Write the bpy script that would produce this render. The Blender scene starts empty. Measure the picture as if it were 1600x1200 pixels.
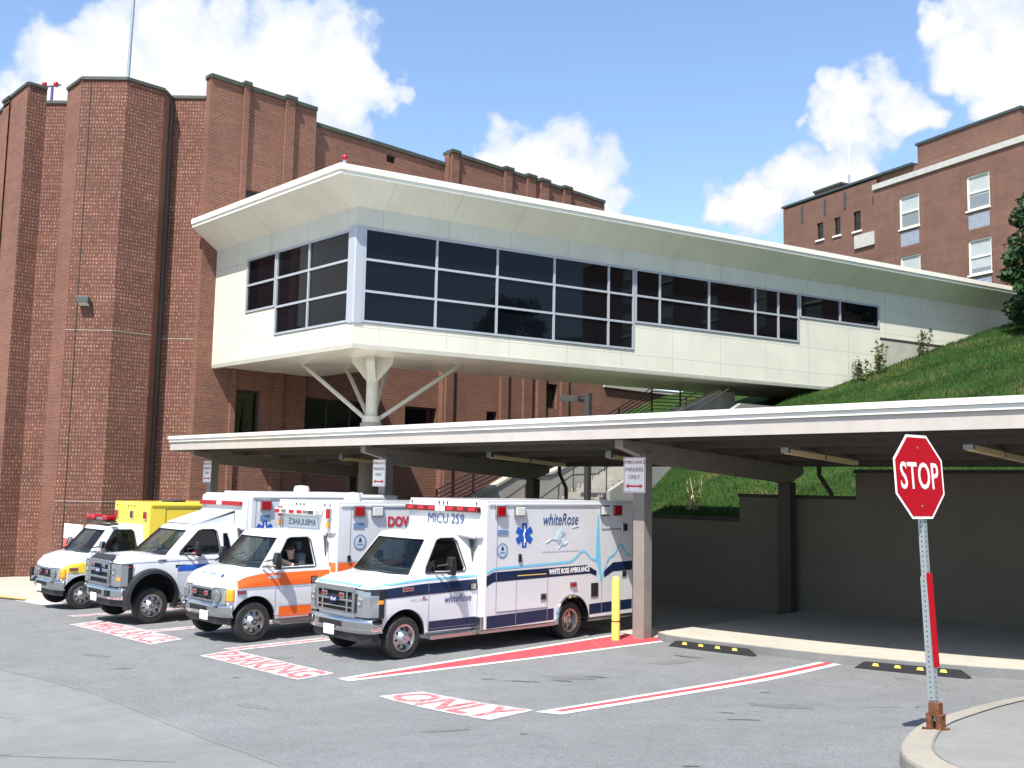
import bpy, bmesh, math, random
import numpy as np
from mathutils import Vector, Matrix
R = math.radians
random.seed(7); rng = np.random.default_rng(7)
sc = bpy.context.scene
COL = sc.collection

# ------------------------------------------------------------------ camera
cam_d = bpy.data.cameras.new('camera'); cam = bpy.data.objects.new('camera', cam_d); COL.objects.link(cam)
cam_d.sensor_fit = 'HORIZONTAL'; cam_d.sensor_width = 36.0; cam_d.lens = 36.0*1550/1600
cam_d.clip_start = .1; cam_d.clip_end = 3000
cam.location = (0, 0, 3.2)
cam.rotation_euler = (Matrix.Rotation(R(46), 3, 'Z') @ Matrix.Rotation(R(95.8), 3, 'X') @ Matrix.Rotation(R(1.1), 3, 'Z')).to_euler()
sc.camera = cam

# ------------------------------------------------------------------ sun, sky, exposure
SUN_DIR = Vector((-.265, .60, -1.0)).normalized()          # direction the light travels
sun_d = bpy.data.lights.new('sun', 'SUN'); sun_d.energy = 5.0; sun_d.angle = R(.5); sun_d.color = (1, .955, .88)
sun = bpy.data.objects.new('sun', sun_d); COL.objects.link(sun)
sun.rotation_euler = SUN_DIR.to_track_quat('-Z', 'Y').to_euler(); sun.location = (10, -20, 60)
EL = math.asin(-SUN_DIR.z)
AZ = math.atan2(-SUN_DIR.x, -SUN_DIR.y)                    # clockwise from +Y
w = bpy.data.worlds.new('World'); sc.world = w; w.use_nodes = True
nt = w.node_tree; nt.nodes.clear()
def N(t, **k):
    n = nt.nodes.new(t)
    for a, b in k.items(): setattr(n, a, b)
    return n
sky = N('ShaderNodeTexSky', sky_type='NISHITA'); sky.sun_disc = False; sky.sun_elevation = EL; sky.sun_rotation = AZ
sky.air_density = 1.0; sky.dust_density = .6; sky.ozone_density = 1.3
bg1 = N('ShaderNodeBackground'); bg1.inputs[1].default_value = .15
bg2 = N('ShaderNodeBackground'); bg2.inputs[1].default_value = .57
mix = N('ShaderNodeMixShader'); outw = N('ShaderNodeOutputWorld')
hsv = N('ShaderNodeHueSaturation'); hsv.inputs['Saturation'].default_value = 1.0; hsv.inputs['Value'].default_value = .93; hsv.inputs['Hue'].default_value = .503; hsv.inputs['Saturation'].default_value = 1.08
nt.links.new(sky.outputs[0], hsv.inputs['Color']); nt.links.new(hsv.outputs[0], bg1.inputs[0])
tc = N('ShaderNodeTexCoord')
nz = N('ShaderNodeTexNoise'); nz.inputs['Scale'].default_value = 9; nz.inputs['Detail'].default_value = 7; nz.inputs['Roughness'].default_value = .58
nt.links.new(tc.outputs['Generated'], nz.inputs['Vector'])
nz2 = N('ShaderNodeTexNoise'); nz2.inputs['Scale'].default_value = 2.3; nz2.inputs['Detail'].default_value = 5
nt.links.new(tc.outputs['Generated'], nz2.inputs['Vector'])
# cumulus heaps: direction (unit vector) and angular radius, in world space
CLOUDS = [((-0.9107,0.2662,0.3160),0.0399), ((-0.8894,0.2886,0.3545),0.0565), ((-0.8664,0.3168,0.3860),0.0532), ((-0.8762,0.3344,0.3470),0.0731),
 ((-0.8396,0.3622,0.4047),0.0498), ((-0.8397,0.3946,0.3731),0.0797), ((-0.8109,0.4363,0.3900),0.0565), ((-0.8059,0.4611,0.3714),0.0731),
 ((-0.7815,0.5019,0.3705),0.0598), ((-0.7589,0.5297,0.3788),0.0412), ((-0.7512,0.5471,0.3692),0.0299), ((-0.7643,0.5186,0.3833),0.0465),
 ((-0.8014,0.4949,0.3359),0.0532), ((-0.7778,0.5221,0.3500),0.0399), ((-0.8184,0.3874,0.4245),0.0266), ((-0.6974,0.6412,0.3202),0.0356),
 ((-0.6793,0.6587,0.3236),0.0491), ((-0.6605,0.6801,0.3181),0.0593), ((-0.6427,0.7027,0.3054),0.0514), ((-0.6295,0.7213,0.2888),0.0356),
 ((-0.5184,0.8151,0.2586),0.0320), ((-0.4880,0.8285,0.2746),0.0441), ((-0.4561,0.8491,0.2666),0.0570), ((-0.4339,0.8566,0.2793),0.0356),
 ((-0.4571,0.8283,0.3240),0.0299), ((-0.4285,0.8357,0.3435),0.0370), ((-0.4026,0.8463,0.3488),0.0392), ((-0.3845,0.8588,0.3385),0.0299),
 ((-0.4323,0.8424,0.3217),0.0427), ((-0.3525,0.8425,0.4074),0.0271), ((-0.3307,0.8565,0.3963),0.0534), ((-0.3015,0.8649,0.4012),0.0641),
 ((-0.2935,0.8837,0.3647),0.0641), ((-0.3181,0.8777,0.3584),0.0427), ((-0.3483,0.8575,0.3786),0.0214), ((-0.2980,0.8941,0.3345),0.0285),
 ((-0.3547,0.8352,0.4203),0.0214), ((0.8112,0.4842,0.3277),0.2122), ((-0.8493,-0.4821,0.2151),0.1606), ((-0.0941,-0.9684,0.2308),0.1548),
 ((-0.8761,-0.0925,0.4732),0.1822), ((-0.0460,-0.6008,0.7981),0.1398), ((-0.4511,-0.6090,0.6524),0.1410), ((0.5912,0.0055,0.8065),0.1418),
 ((-0.2520,0.5926,0.7650),0.1819), ((-0.7036,0.1282,0.6990),0.1042), ((-0.2409,-0.8691,0.4319),0.1127), ((-0.3299,-0.5234,0.7856),0.1290),
 ((-0.6343,-0.6762,0.3748),0.2038), ((-0.1652,-0.9351,0.3137),0.2162), ((-0.4194,-0.6398,0.6440),0.2148)]
warp_in = tc.outputs['Generated']
for sc_, amp in ((5.5, .13), (15, .075), (42, .034), (110, .012)):
    wn_ = N('ShaderNodeTexNoise'); wn_.inputs['Scale'].default_value = sc_; wn_.inputs['Detail'].default_value = 3; nt.links.new(tc.outputs['Generated'], wn_.inputs['Vector'])
    sb_ = N('ShaderNodeVectorMath', operation='SUBTRACT'); nt.links.new(wn_.outputs['Color'], sb_.inputs[0]); sb_.inputs[1].default_value = (.5, .5, .5)
    ma_ = N('ShaderNodeVectorMath', operation='MULTIPLY_ADD'); nt.links.new(sb_.outputs[0], ma_.inputs[0]); ma_.inputs[1].default_value = (amp, amp, amp); nt.links.new(warp_in, ma_.inputs[2]); warp_in = ma_.outputs[0]
prev = None
for d, rad in CLOUDS:
    dist = N('ShaderNodeVectorMath', operation='DISTANCE'); nt.links.new(warp_in, dist.inputs[0]); dist.inputs[1].default_value = d
    ma = N('ShaderNodeMath', operation='MULTIPLY_ADD'); nt.links.new(dist.outputs['Value'], ma.inputs[0]); ma.inputs[1].default_value = -1/rad; ma.inputs[2].default_value = 1.0
    if prev is None: prev = ma
    else:
        mx = N('ShaderNodeMath', operation='SMOOTH_MAX'); nt.links.new(prev.outputs[0], mx.inputs[0]); nt.links.new(ma.outputs[0], mx.inputs[1]); mx.inputs[2].default_value = .12
        prev = mx
a1 = N('ShaderNodeMath', operation='MULTIPLY_ADD'); nt.links.new(nz.outputs[0], a1.inputs[0]); a1.inputs[1].default_value = 1.0; a1.inputs[2].default_value = -.5
clampp = N('ShaderNodeMath', operation='MAXIMUM'); nt.links.new(prev.outputs[0], clampp.inputs[0]); clampp.inputs[1].default_value = -.55
a2 = N('ShaderNodeMath', operation='ADD'); nt.links.new(clampp.outputs[0], a2.inputs[0]); nt.links.new(a1.outputs[0], a2.inputs[1])
mr = N('ShaderNodeMapRange', interpolation_type='SMOOTHSTEP'); mr.inputs[1].default_value = .03; mr.inputs[2].default_value = .34; mr.inputs[3].default_value = .06
nt.links.new(a2.outputs[0], mr.inputs[0])
# grey-blue shading inside the heaps
cr = N('ShaderNodeMix', data_type='RGBA'); cr.inputs[6].default_value = (.66, .77, .93, 1); cr.inputs[7].default_value = (1, 1, 1, 1)
mr2 = N('ShaderNodeMapRange', interpolation_type='SMOOTHSTEP'); mr2.inputs[1].default_value = .10; mr2.inputs[2].default_value = .72
nt.links.new(a2.outputs[0], mr2.inputs[0]); nt.links.new(mr2.outputs[0], cr.inputs[0])
nt.links.new(cr.outputs[2], bg2.inputs[0])
nt.links.new(mr.outputs[0], mix.inputs[0]); nt.links.new(bg1.outputs[0], mix.inputs[1]); nt.links.new(bg2.outputs[0], mix.inputs[2])
nt.links.new(mix.outputs[0], outw.inputs[0])
sc.view_settings.view_transform = 'Standard'; sc.view_settings.look = 'None'; sc.view_settings.gamma = 1; sc.view_settings.exposure = .9

# ------------------------------------------------------------------ helpers
class MB:
    """collects faces; build() links them as one mesh object"""
    def __init__(s): s.v = []; s.f = []; s.m = []; s.mi = 0
    def pt(s, p): s.v.append(tuple(map(float, p))); return len(s.v)-1
    def face(s, pts): s.f.append([s.pt(p) for p in pts]); s.m.append(s.mi); return s
    def idx(s, ids): s.f.append(ids); s.m.append(s.mi)
    def box(s, x0, x1, y0, y1, z0, z1):
        return s.prism([(x0, y0, z0), (x1, y0, z0), (x1, y1, z0), (x0, y1, z0)], (0, 0, z1-z0))
    def prism(s, pts, vec):
        a = [s.pt(p) for p in pts]; b = [s.pt(Vector(p)+Vector(vec)) for p in pts]; n = len(pts)
        s.idx(a[::-1]); s.idx(b)
        for i in range(n): s.idx([a[i], a[(i+1) % n], b[(i+1) % n], b[i]])
        return s
    def beam(s, p, q, w, h, up=(0, 0, 1)):
        p, q = Vector(p), Vector(q); d = (q-p).normalized(); u = Vector(up)
        r = d.cross(u).normalized(); u = r.cross(d)
        c = [p+r*(a*w/2)+u*(b*h/2) for a, b in ((-1, -1), (1, -1), (1, 1), (-1, 1))]
        return s.prism(c, q-p)
    def ring(s, c, d, r, n, ref=None):
        d = Vector(d).normalized(); a = Vector(ref) if ref else (Vector((0, 0, 1)) if abs(d.z) < .9 else Vector((1, 0, 0)))
        x = d.cross(a).normalized(); y = d.cross(x)
        return [s.pt(Vector(c)+x*(r*math.cos(2*math.pi*i/n))+y*(r*math.sin(2*math.pi*i/n))) for i in range(n)]
    def cyl(s, p, q, r0, r1=None, n=14, caps=True):
        r1 = r0 if r1 is None else r1; d = Vector(q)-Vector(p)
        a = s.ring(p, d, r0, n); b = s.ring(q, d, r1, n)
        for i in range(n): s.idx([a[i], a[(i+1) % n], b[(i+1) % n], b[i]])
        if caps: s.idx(a[::-1]); s.idx(b)
        return s
    def tube(s, path, r, n=8, r1=None):
        path = [Vector(p) for p in path]; prev = None; m = len(path)
        for i, p in enumerate(path):
            d = (path[min(i+1, m-1)]-path[max(i-1, 0)])
            rr = r if r1 is None else r+(r1-r)*i/(m-1)
            k = s.ring(p, d, rr, n)
            if prev:
                for j in range(n): s.idx([prev[j], prev[(j+1) % n], k[(j+1) % n], k[j]])
            else: s.idx(k[::-1])
            prev = k
        s.idx(prev); return s
    def lathe(s, c, axis, prof, n=28, cap0=True, cap1=True):
        """prof: list of (offset along axis, radius)"""
        c = Vector(c); ax = Vector(axis).normalized(); prev = None
        for k, (o, r) in enumerate(prof):
            g = s.ring(c+ax*o, ax, max(r, 1e-4), n)
            if prev:
                for j in range(n): s.idx([prev[j], prev[(j+1) % n], g[(j+1) % n], g[j]])
            elif cap0: s.idx(g[::-1])
            prev = g
        if cap1: s.idx(prev)
        return s
    def loft(s, rings, caps=True):
        prev = None
        for rg in rings:
            k = [s.pt(p) for p in rg]; n = len(k)
            if prev:
                for j in range(n): s.idx([prev[j], prev[(j+1) % n], k[(j+1) % n], k[j]])
            elif caps: s.idx(k[::-1])
            prev = k
        if caps: s.idx(prev)
        return s
    def sphere(s, c, r, n=12, sq=1.0):
        prof = [(-r*sq*math.cos(math.pi*i/n), r*math.sin(math.pi*i/n)) for i in range(n+1)]
        return s.lathe(c, (0, 0, 1), prof, n*2, False, False)
    def mesh(s, name):
        me = bpy.data.meshes.new(name); me.from_pydata(s.v, [], s.f); me.update(); return me
    def build(s, name, mats, parent=None, bevel=0, seg=2, smooth=0, loc=None, recalc=True):
        me = s.mesh(name)
        for m in (mats if isinstance(mats, (list, tuple)) else [mats]): me.materials.append(m)
        me.polygons.foreach_set('material_index', s.m)
        return finish(name, me, parent, bevel, seg, smooth, loc, recalc)

def finish(name, me, parent=None, bevel=0, seg=2, smooth=0, loc=None, recalc=True):
    if recalc:
        bm = bmesh.new(); bm.from_mesh(me)
        bmesh.ops.remove_doubles(bm, verts=bm.verts, dist=1e-5)
        bmesh.ops.recalc_face_normals(bm, faces=bm.faces); bm.to_mesh(me); bm.free()
    uvs = me.uv_layers.new(name='UVMap').data
    for p in me.polygons:
        n = p.normal
        for li in p.loop_indices:
            c = me.vertices[me.loops[li].vertex_index].co
            if abs(n.z) < .8:
                h = math.hypot(n.x, n.y); uvs[li].uv = ((-n.y*c.x+n.x*c.y)/h, c.z)
            else: uvs[li].uv = (c.x, c.y)
    o = bpy.data.objects.new(name, me); COL.objects.link(o)
    if smooth:
        me.polygons.foreach_set('use_smooth', [True]*len(me.polygons)); me.set_sharp_from_angle(angle=R(smooth))
    if bevel:
        b = o.modifiers.new('bevel', 'BEVEL'); b.width = bevel; b.segments = seg; b.limit_method = 'ANGLE'; b.angle_limit = R(35); b.use_clamp_overlap = True
    if parent: o.parent = parent
    if loc: o.location = loc
    return o

def thing(name, label, cat, loc=(0, 0, 0), rz=0, group=None):
    o = bpy.data.objects.new(name, None); COL.objects.link(o); o.location = loc; o.rotation_euler = (0, 0, rz)
    o.empty_display_size = .2
    return tag(o, label, cat, group)
def tag(o, label, cat, group=None):
    o['label'] = label; o['category'] = cat
    if group: o['group'] = group
    return o
def struct(o): o['kind'] = 'structure'; return o
def stuff(o): o['kind'] = 'stuff'; return o
def copy_tree(root, loc, rz=None, label=None):
    def cp(o, par):
        c = o.copy(); COL.objects.link(c)
        if par: c.parent = par
        for ch in o.children: cp(ch, c)
        return c
    c = cp(root, None); c.location = loc
    if rz is not None: c.rotation_euler = (0, 0, rz)
    if label: c['label'] = label
    return c

def boolean(me, cutters, op='DIFFERENCE'):
    o = bpy.data.objects.new('tmp', me); COL.objects.link(o); cs = []
    for c in cutters:
        bm = bmesh.new(); cm = c.mesh('cut'); bm.from_mesh(cm); bmesh.ops.recalc_face_normals(bm, faces=bm.faces); bm.to_mesh(cm); bm.free()
        co = bpy.data.objects.new('cut', cm); COL.objects.link(co); cs.append(co)
        md = o.modifiers.new('b', 'BOOLEAN'); md.operation = op; md.solver = 'EXACT'; md.object = co
    dg = bpy.context.evaluated_depsgraph_get(); dg.update()
    r = bpy.data.meshes.new_from_object(o.evaluated_get(dg))
    for c in cs: bpy.data.objects.remove(c)
    bpy.data.objects.remove(o)
    return r
def closed(mb, name, mat):
    me = mb.mesh(name); bm = bmesh.new(); bm.from_mesh(me); bmesh.ops.remove_doubles(bm, verts=bm.verts, dist=1e-5)
    bmesh.ops.recalc_face_normals(bm, faces=bm.faces); bm.to_mesh(me); bm.free(); me.materials.append(mat); return me

def text(name, body, size, loc, right, up, mat, parent=None, sx=1.0, shear=0, align='CENTER', depth=.002, bold=0, sp=1.0):
    cu = bpy.data.curves.new('t', 'FONT'); cu.body = body; cu.size = size; cu.align_x = align; cu.align_y = 'CENTER'
    cu.extrude = depth; cu.shear = shear; cu.offset = bold; cu.space_character = sp; cu.resolution_u = 3
    o = bpy.data.objects.new('t', cu); COL.objects.link(o)
    dg = bpy.context.evaluated_depsgraph_get(); dg.update()
    me = bpy.data.meshes.new_from_object(o.evaluated_get(dg)); bpy.data.objects.remove(o)
    r, u = Vector(right).normalized(), Vector(up).normalized(); n = r.cross(u)
    M = Matrix(((r.x*sx, u.x, n.x, loc[0]), (r.y*sx, u.y, n.y, loc[1]), (r.z*sx, u.z, n.z, loc[2]), (0, 0, 0, 1)))
    me.transform(M); me.materials.clear(); me.materials.append(mat)
    if M.to_3x3().determinant() < 0: me.flip_normals()
    return finish(name, me, parent, recalc=False)
def join_meshes(name, objs, parent=None):
    """several freshly made mesh objects become one object"""
    bm = bmesh.new(); mats = []
    for o in objs:
        me = o.data; off = len(mats); mats += list(me.materials); n0 = len(bm.faces)
        bm.from_mesh(me); bm.faces.ensure_lookup_table()
        for f in bm.faces[n0:]: f.material_index += off
    me = bpy.data.meshes.new(name); bm.to_mesh(me); bm.free()
    for m in mats: me.materials.append(m)
    for o in objs: bpy.data.objects.remove(o)
    o = bpy.data.objects.new(name, me); COL.objects.link(o)
    if parent: o.parent = parent
    return o

# ------------------------------------------------------------------ materials
def pbr(name, col, rough=.6, metal=0, vary=0, vscale=3, bump=0, bscale=40, spec=.5, coat=0):
    m = bpy.data.materials.new(name); m.use_nodes = True; t = m.node_tree; b = t.nodes['Principled BSDF']
    b.inputs['Base Color'].default_value = (*col, 1); b.inputs['Roughness'].default_value = rough; b.inputs['Metallic'].default_value = metal
    b.inputs['Specular IOR Level'].default_value = spec
    if coat: b.inputs['Coat Weight'].default_value = coat; b.inputs['Coat Roughness'].default_value = .06
    if vary or bump:
        tc = t.nodes.new('ShaderNodeTexCoord')
    if vary:
        n = t.nodes.new('ShaderNodeTexNoise'); n.inputs['Scale'].default_value = vscale; n.inputs['Detail'].default_value = 6; n.inputs['Roughness'].default_value = .6
        t.links.new(tc.outputs['Object'], n.inputs['Vector'])
        mx = t.nodes.new('ShaderNodeMix'); mx.data_type = 'RGBA'
        mx.inputs[6].default_value = (*[c*(1-vary) for c in col], 1); mx.inputs[7].default_value = (*[min(1, c*(1+vary)) for c in col], 1)
        mp = t.nodes.new('ShaderNodeMapRange'); mp.inputs[1].default_value = .3; mp.inputs[2].default_value = .7
        t.links.new(n.outputs[0], mp.inputs[0]); t.links.new(mp.outputs[0], mx.inputs[0]); t.links.new(mx.outputs[2], b.inputs['Base Color'])
    if bump:
        n2 = t.nodes.new('ShaderNodeTexNoise'); n2.inputs['Scale'].default_value = bscale; n2.inputs['Detail'].default_value = 4
        t.links.new(tc.outputs['Object'], n2.inputs['Vector'])
        bp = t.nodes.new('ShaderNodeBump'); bp.inputs['Strength'].default_value = bump; bp.inputs['Distance'].default_value = .02
        t.links.new(n2.outputs[0], bp.inputs['Height']); t.links.new(bp.outputs[0], b.inputs['Normal'])
    return m
def glass(name, tint, refl=.06, rough=.02):
    m = bpy.data.materials.new(name); m.use_nodes = True; t = m.node_tree; t.nodes.remove(t.nodes['Principled BSDF'])
    tr = t.nodes.new('ShaderNodeBsdfTransparent'); tr.inputs[0].default_value = (*tint, 1)
    gl = t.nodes.new('ShaderNodeBsdfGlossy'); gl.inputs['Roughness'].default_value = rough
    fr = t.nodes.new('ShaderNodeFresnel'); fr.inputs[0].default_value = 1.5
    mx = t.nodes.new('ShaderNodeMixShader')
    t.links.new(fr.outputs[0], mx.inputs[0]); t.links.new(tr.outputs[0], mx.inputs[1]); t.links.new(gl.outputs[0], mx.inputs[2])
    t.links.new(mx.outputs[0], t.nodes['Material Output'].inputs[0]); return m

def brick(name, cA, cB, mortar, dots=0.0, dotcol=(.33, .2, .16), stain=.25):
    m = bpy.data.materials.new(name); m.use_nodes = True; t = m.node_tree; b = t.nodes['Principled BSDF']; L = t.links.new
    def n(ty, **k):
        q = t.nodes.new(ty)
        for a, c in k.items(): setattr(q, a, c)
        return q
    def mth(op, a, b_=None, c=None):
        q = n('ShaderNodeMath', operation=op)
        for i, x in enumerate((a, b_, c)):
            if x is None: continue
            if isinstance(x, (int, float)): q.inputs[i].default_value = x
            else: L(x, q.inputs[i])
        return q.outputs[0]
    uv = n('ShaderNodeUVMap')
    bt = n('ShaderNodeTexBrick'); bt.offset = .5; bt.inputs['Scale'].default_value = 1; bt.inputs['Brick Width'].default_value = .21
    bt.inputs['Row Height'].default_value = .078; bt.inputs['Mortar Size'].default_value = .009; bt.inputs['Mortar Smooth'].default_value = .2
    bt.inputs['Color1'].default_value = (*cA, 1); bt.inputs['Color2'].default_value = (*cB, 1); bt.inputs['Mortar'].default_value = (*mortar, 1); bt.inputs['Bias'].default_value = -.1
    L(uv.outputs[0], bt.inputs['Vector'])
    col = bt.outputs[0]
    if dots:
        sp = n('ShaderNodeSeparateXYZ'); L(uv.outputs[0], sp.inputs[0])
        U, V = .125, .156
        cv = mth('DIVIDE', sp.outputs[1], V)
        rw = n('ShaderNodeTexWhiteNoise', noise_dimensions='1D'); L(mth('FLOOR', cv), rw.inputs['W'])
        cu = mth('ADD', mth('DIVIDE', sp.outputs[0], U), mth('MULTIPLY', rw.outputs[0], .45))
        fu = mth('FRACT', cu); fv = mth('FRACT', cv)
        a = mth('LESS_THAN', fu, .42); c = mth('LESS_THAN', fv, .5); d = mth('MULTIPLY', a, c)
        cm = n('ShaderNodeCombineXYZ'); L(mth('FLOOR', cu), cm.inputs[0]); L(mth('FLOOR', cv), cm.inputs[1])
        wn = n('ShaderNodeTexWhiteNoise', noise_dimensions='2D'); L(cm.outputs[0], wn.inputs['Vector'])
        nd = n('ShaderNodeTexNoise'); nd.inputs['Scale'].default_value = 1.1; nd.inputs['Detail'].default_value = 4; L(uv.outputs[0], nd.inputs['Vector'])
        st = mth('MULTIPLY', mth('MULTIPLY', d, mth('MULTIPLY_ADD', wn.outputs[0], 1.1*dots, .12*dots)), mth('MULTIPLY_ADD', nd.outputs[0], 1.6, .2))
        mx = n('ShaderNodeMix', data_type='RGBA'); L(st, mx.inputs[0]); L(col, mx.inputs[6]); mx.inputs[7].default_value = (*dotcol, 1); col = mx.outputs[2]
    tcn = n('ShaderNodeTexCoord')
    nz = n('ShaderNodeTexNoise'); nz.inputs['Scale'].default_value = .55; nz.inputs['Detail'].default_value = 7; nz.inputs['Roughness'].default_value = .65
    L(tcn.outputs['Object'], nz.inputs['Vector'])
    k = mth('MULTIPLY_ADD', nz.outputs[0], 2*stain, 1-stain)
    # each course weathers a little differently
    sp2 = n('ShaderNodeSeparateXYZ'); L(uv.outputs[0], sp2.inputs[0])
    wr = n('ShaderNodeTexNoise', noise_dimensions='1D'); wr.inputs['Scale'].default_value = 1.3; wr.inputs['Detail'].default_value = 8; wr.inputs['Roughness'].default_value = .8
    L(sp2.outputs[1], wr.inputs['W'])
    k = mth('MULTIPLY', k, mth('MULTIPLY_ADD', wr.outputs[0], .5, .75))
    hs = n('ShaderNodeMix', data_type='RGBA', blend_type='MULTIPLY'); hs.inputs[0].default_value = 1; L(col, hs.inputs[6]); L(k, hs.inputs[7])
    L(hs.outputs[2], b.inputs['Base Color']); b.inputs['Roughness'].default_value = .85; b.inputs['Specular IOR Level'].default_value = .2
    bp = n('ShaderNodeBump'); bp.inputs['Strength'].default_value = .5; bp.inputs['Distance'].default_value = .01; bp.invert = True
    L(bt.outputs[1], bp.inputs['Height']); L(bp.outputs[0], b.inputs['Normal'])
    return m
def panel_mat(name, col, pw, ph, seam, u0=0, v0=0, rough=.45, line=.014):
    """clad metal panels with fine dark joints on a grid in metres"""
    m = bpy.data.materials.new(name); m.use_nodes = True; t = m.node_tree; b = t.nodes['Principled BSDF']; L = t.links.new
    uv = t.nodes.new('ShaderNodeUVMap'); mp = t.nodes.new('ShaderNodeMapping'); mp.inputs['Location'].default_value = (u0, v0, 0); L(uv.outputs[0], mp.inputs[0])
    bt = t.nodes.new('ShaderNodeTexBrick'); bt.offset = 0; bt.inputs['Scale'].default_value = 1; bt.inputs['Brick Width'].default_value = pw; bt.inputs['Row Height'].default_value = ph
    bt.inputs['Mortar Size'].default_value = line; bt.inputs['Mortar Smooth'].default_value = 0; bt.inputs['Color1'].default_value = (*col, 1)
    bt.inputs['Color2'].default_value = (*[c*.965 for c in col], 1); bt.inputs['Mortar'].default_value = (*seam, 1); L(mp.outputs[0], bt.inputs['Vector'])
    tcn = t.nodes.new('ShaderNodeTexCoord'); nz = t.nodes.new('ShaderNodeTexNoise'); nz.inputs['Scale'].default_value = .8; nz.inputs['Detail'].default_value = 5; L(tcn.outputs['Object'], nz.inputs['Vector'])
    mr = t.nodes.new('ShaderNodeMapRange'); mr.inputs[1].default_value = .3; mr.inputs[2].default_value = .7; mr.inputs[3].default_value = .93; mr.inputs[4].default_value = 1.03; L(nz.outputs[0], mr.inputs[0])
    mx = t.nodes.new('ShaderNodeMix'); mx.data_type = 'RGBA'; mx.blend_type = 'MULTIPLY'; mx.inputs[0].default_value = 1; L(bt.outputs[0], mx.inputs[6]); L(mr.outputs[0], mx.inputs[7])
    mp2 = t.nodes.new('ShaderNodeMapping'); mp2.inputs['Scale'].default_value = (5, .35, 1); L(uv.outputs[0], mp2.inputs[0])
    ns = t.nodes.new('ShaderNodeTexNoise'); ns.inputs['Scale'].default_value = 1; ns.inputs['Detail'].default_value = 6; ns.inputs['Roughness'].default_value = .7; L(mp2.outputs[0], ns.inputs['Vector'])
    ms = t.nodes.new('ShaderNodeMapRange'); ms.inputs[1].default_value = .35; ms.inputs[2].default_value = .62; ms.inputs[3].default_value = .945; ms.inputs[4].default_value = 1.0; L(ns.outputs[0], ms.inputs[0])
    m3 = t.nodes.new('ShaderNodeMix'); m3.data_type = 'RGBA'; m3.blend_type = 'MULTIPLY'; m3.inputs[0].default_value = 1; L(mx.outputs[2], m3.inputs[6]); L(ms.outputs[0], m3.inputs[7])
    L(m3.outputs[2], b.inputs['Base Color']); b.inputs['Roughness'].default_value = rough
    return m
def asphalt(name, base, spot, big, speck=.5, crack=False):
    m = bpy.data.materials.new(name); m.use_nodes = True; t = m.node_tree; b = t.nodes['Principled BSDF']; L = t.links.new
    tcn = t.nodes.new('ShaderNodeTexCoord')
    def nse(s, d, r=.6):
        q = t.nodes.new('ShaderNodeTexNoise'); q.inputs['Scale'].default_value = s; q.inputs['Detail'].default_value = d; q.inputs['Roughness'].default_value = r; L(tcn.outputs['Object'], q.inputs['Vector']); return q.outputs[0]
    def rng_(x, a, b_, c, d):
        q = t.nodes.new('ShaderNodeMapRange'); L(x, q.inputs[0])
        for i, v in enumerate((a, b_, c, d)): q.inputs[i+1].default_value = v
        return q.outputs[0]
    def mul(a, b_):
        q = t.nodes.new('ShaderNodeMath'); q.operation = 'MULTIPLY'; L(a, q.inputs[0]); L(b_, q.inputs[1]); return q.outputs[0]
    f = mul(mul(rng_(nse(.35, 6), .3, .7, 1-big, 1+big), rng_(nse(2.2, 6, .7), .3, .7, .9, 1.1)), rng_(nse(75, 3, .75), .32, .68, 1-speck, 1+speck))
    vor = t.nodes.new('ShaderNodeTexVoronoi'); vor.inputs['Scale'].default_value = 62; L(tcn.outputs['Object'], vor.inputs['Vector'])
    sepc = t.nodes.new('ShaderNodeSeparateColor'); L(vor.outputs['Color'], sepc.inputs[0])
    f = mul(f, rng_(sepc.outputs[0], 0, 1, 1-.45*speck, 1+.45*speck))
    # oil spots
    f = mul(f, rng_(nse(.9, 3, .5), .70, .78, 1, .72))
    mx = t.nodes.new('ShaderNodeMix'); mx.data_type = 'RGBA'; mx.blend_type = 'MULTIPLY'; mx.inputs[0].default_value = 1
    mx.inputs[6].default_value = (*base, 1); L(f, mx.inputs[7]); L(mx.outputs[2], b.inputs['Base Color'])
    b.inputs['Roughness'].default_value = .9; b.inputs['Specular IOR Level'].default_value = .25
    bp = t.nodes.new('ShaderNodeBump'); bp.inputs['Strength'].default_value = .35; bp.inputs['Distance'].default_value = .01; L(nse(60, 2), bp.inputs['Height']); L(bp.outputs[0], b.inputs['Normal'])
    return m
def worn_paint(name, col, under, wear=.5, scale=9):
    m = bpy.data.materials.new(name); m.use_nodes = True; t = m.node_tree; b = t.nodes['Principled BSDF']; L = t.links.new
    tcn = t.nodes.new('ShaderNodeTexCoord'); q = t.nodes.new('ShaderNodeTexNoise'); q.inputs['Scale'].default_value = scale; q.inputs['Detail'].default_value = 8; q.inputs['Roughness'].default_value = .75
    L(tcn.outputs['Object'], q.inputs['Vector'])
    r = t.nodes.new('ShaderNodeMapRange'); r.inputs[1].default_value = wear-.08; r.inputs[2].default_value = wear+.12; L(q.outputs[0], r.inputs[0])
    mx = t.nodes.new('ShaderNodeMix'); mx.data_type = 'RGBA'; L(r.outputs[0], mx.inputs[0]); mx.inputs[6].default_value = (*col, 1); mx.inputs[7].default_value = (*under, 1)
    L(mx.outputs[2], b.inputs['Base Color']); b.inputs['Roughness'].default_value = .75
    return m

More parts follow.
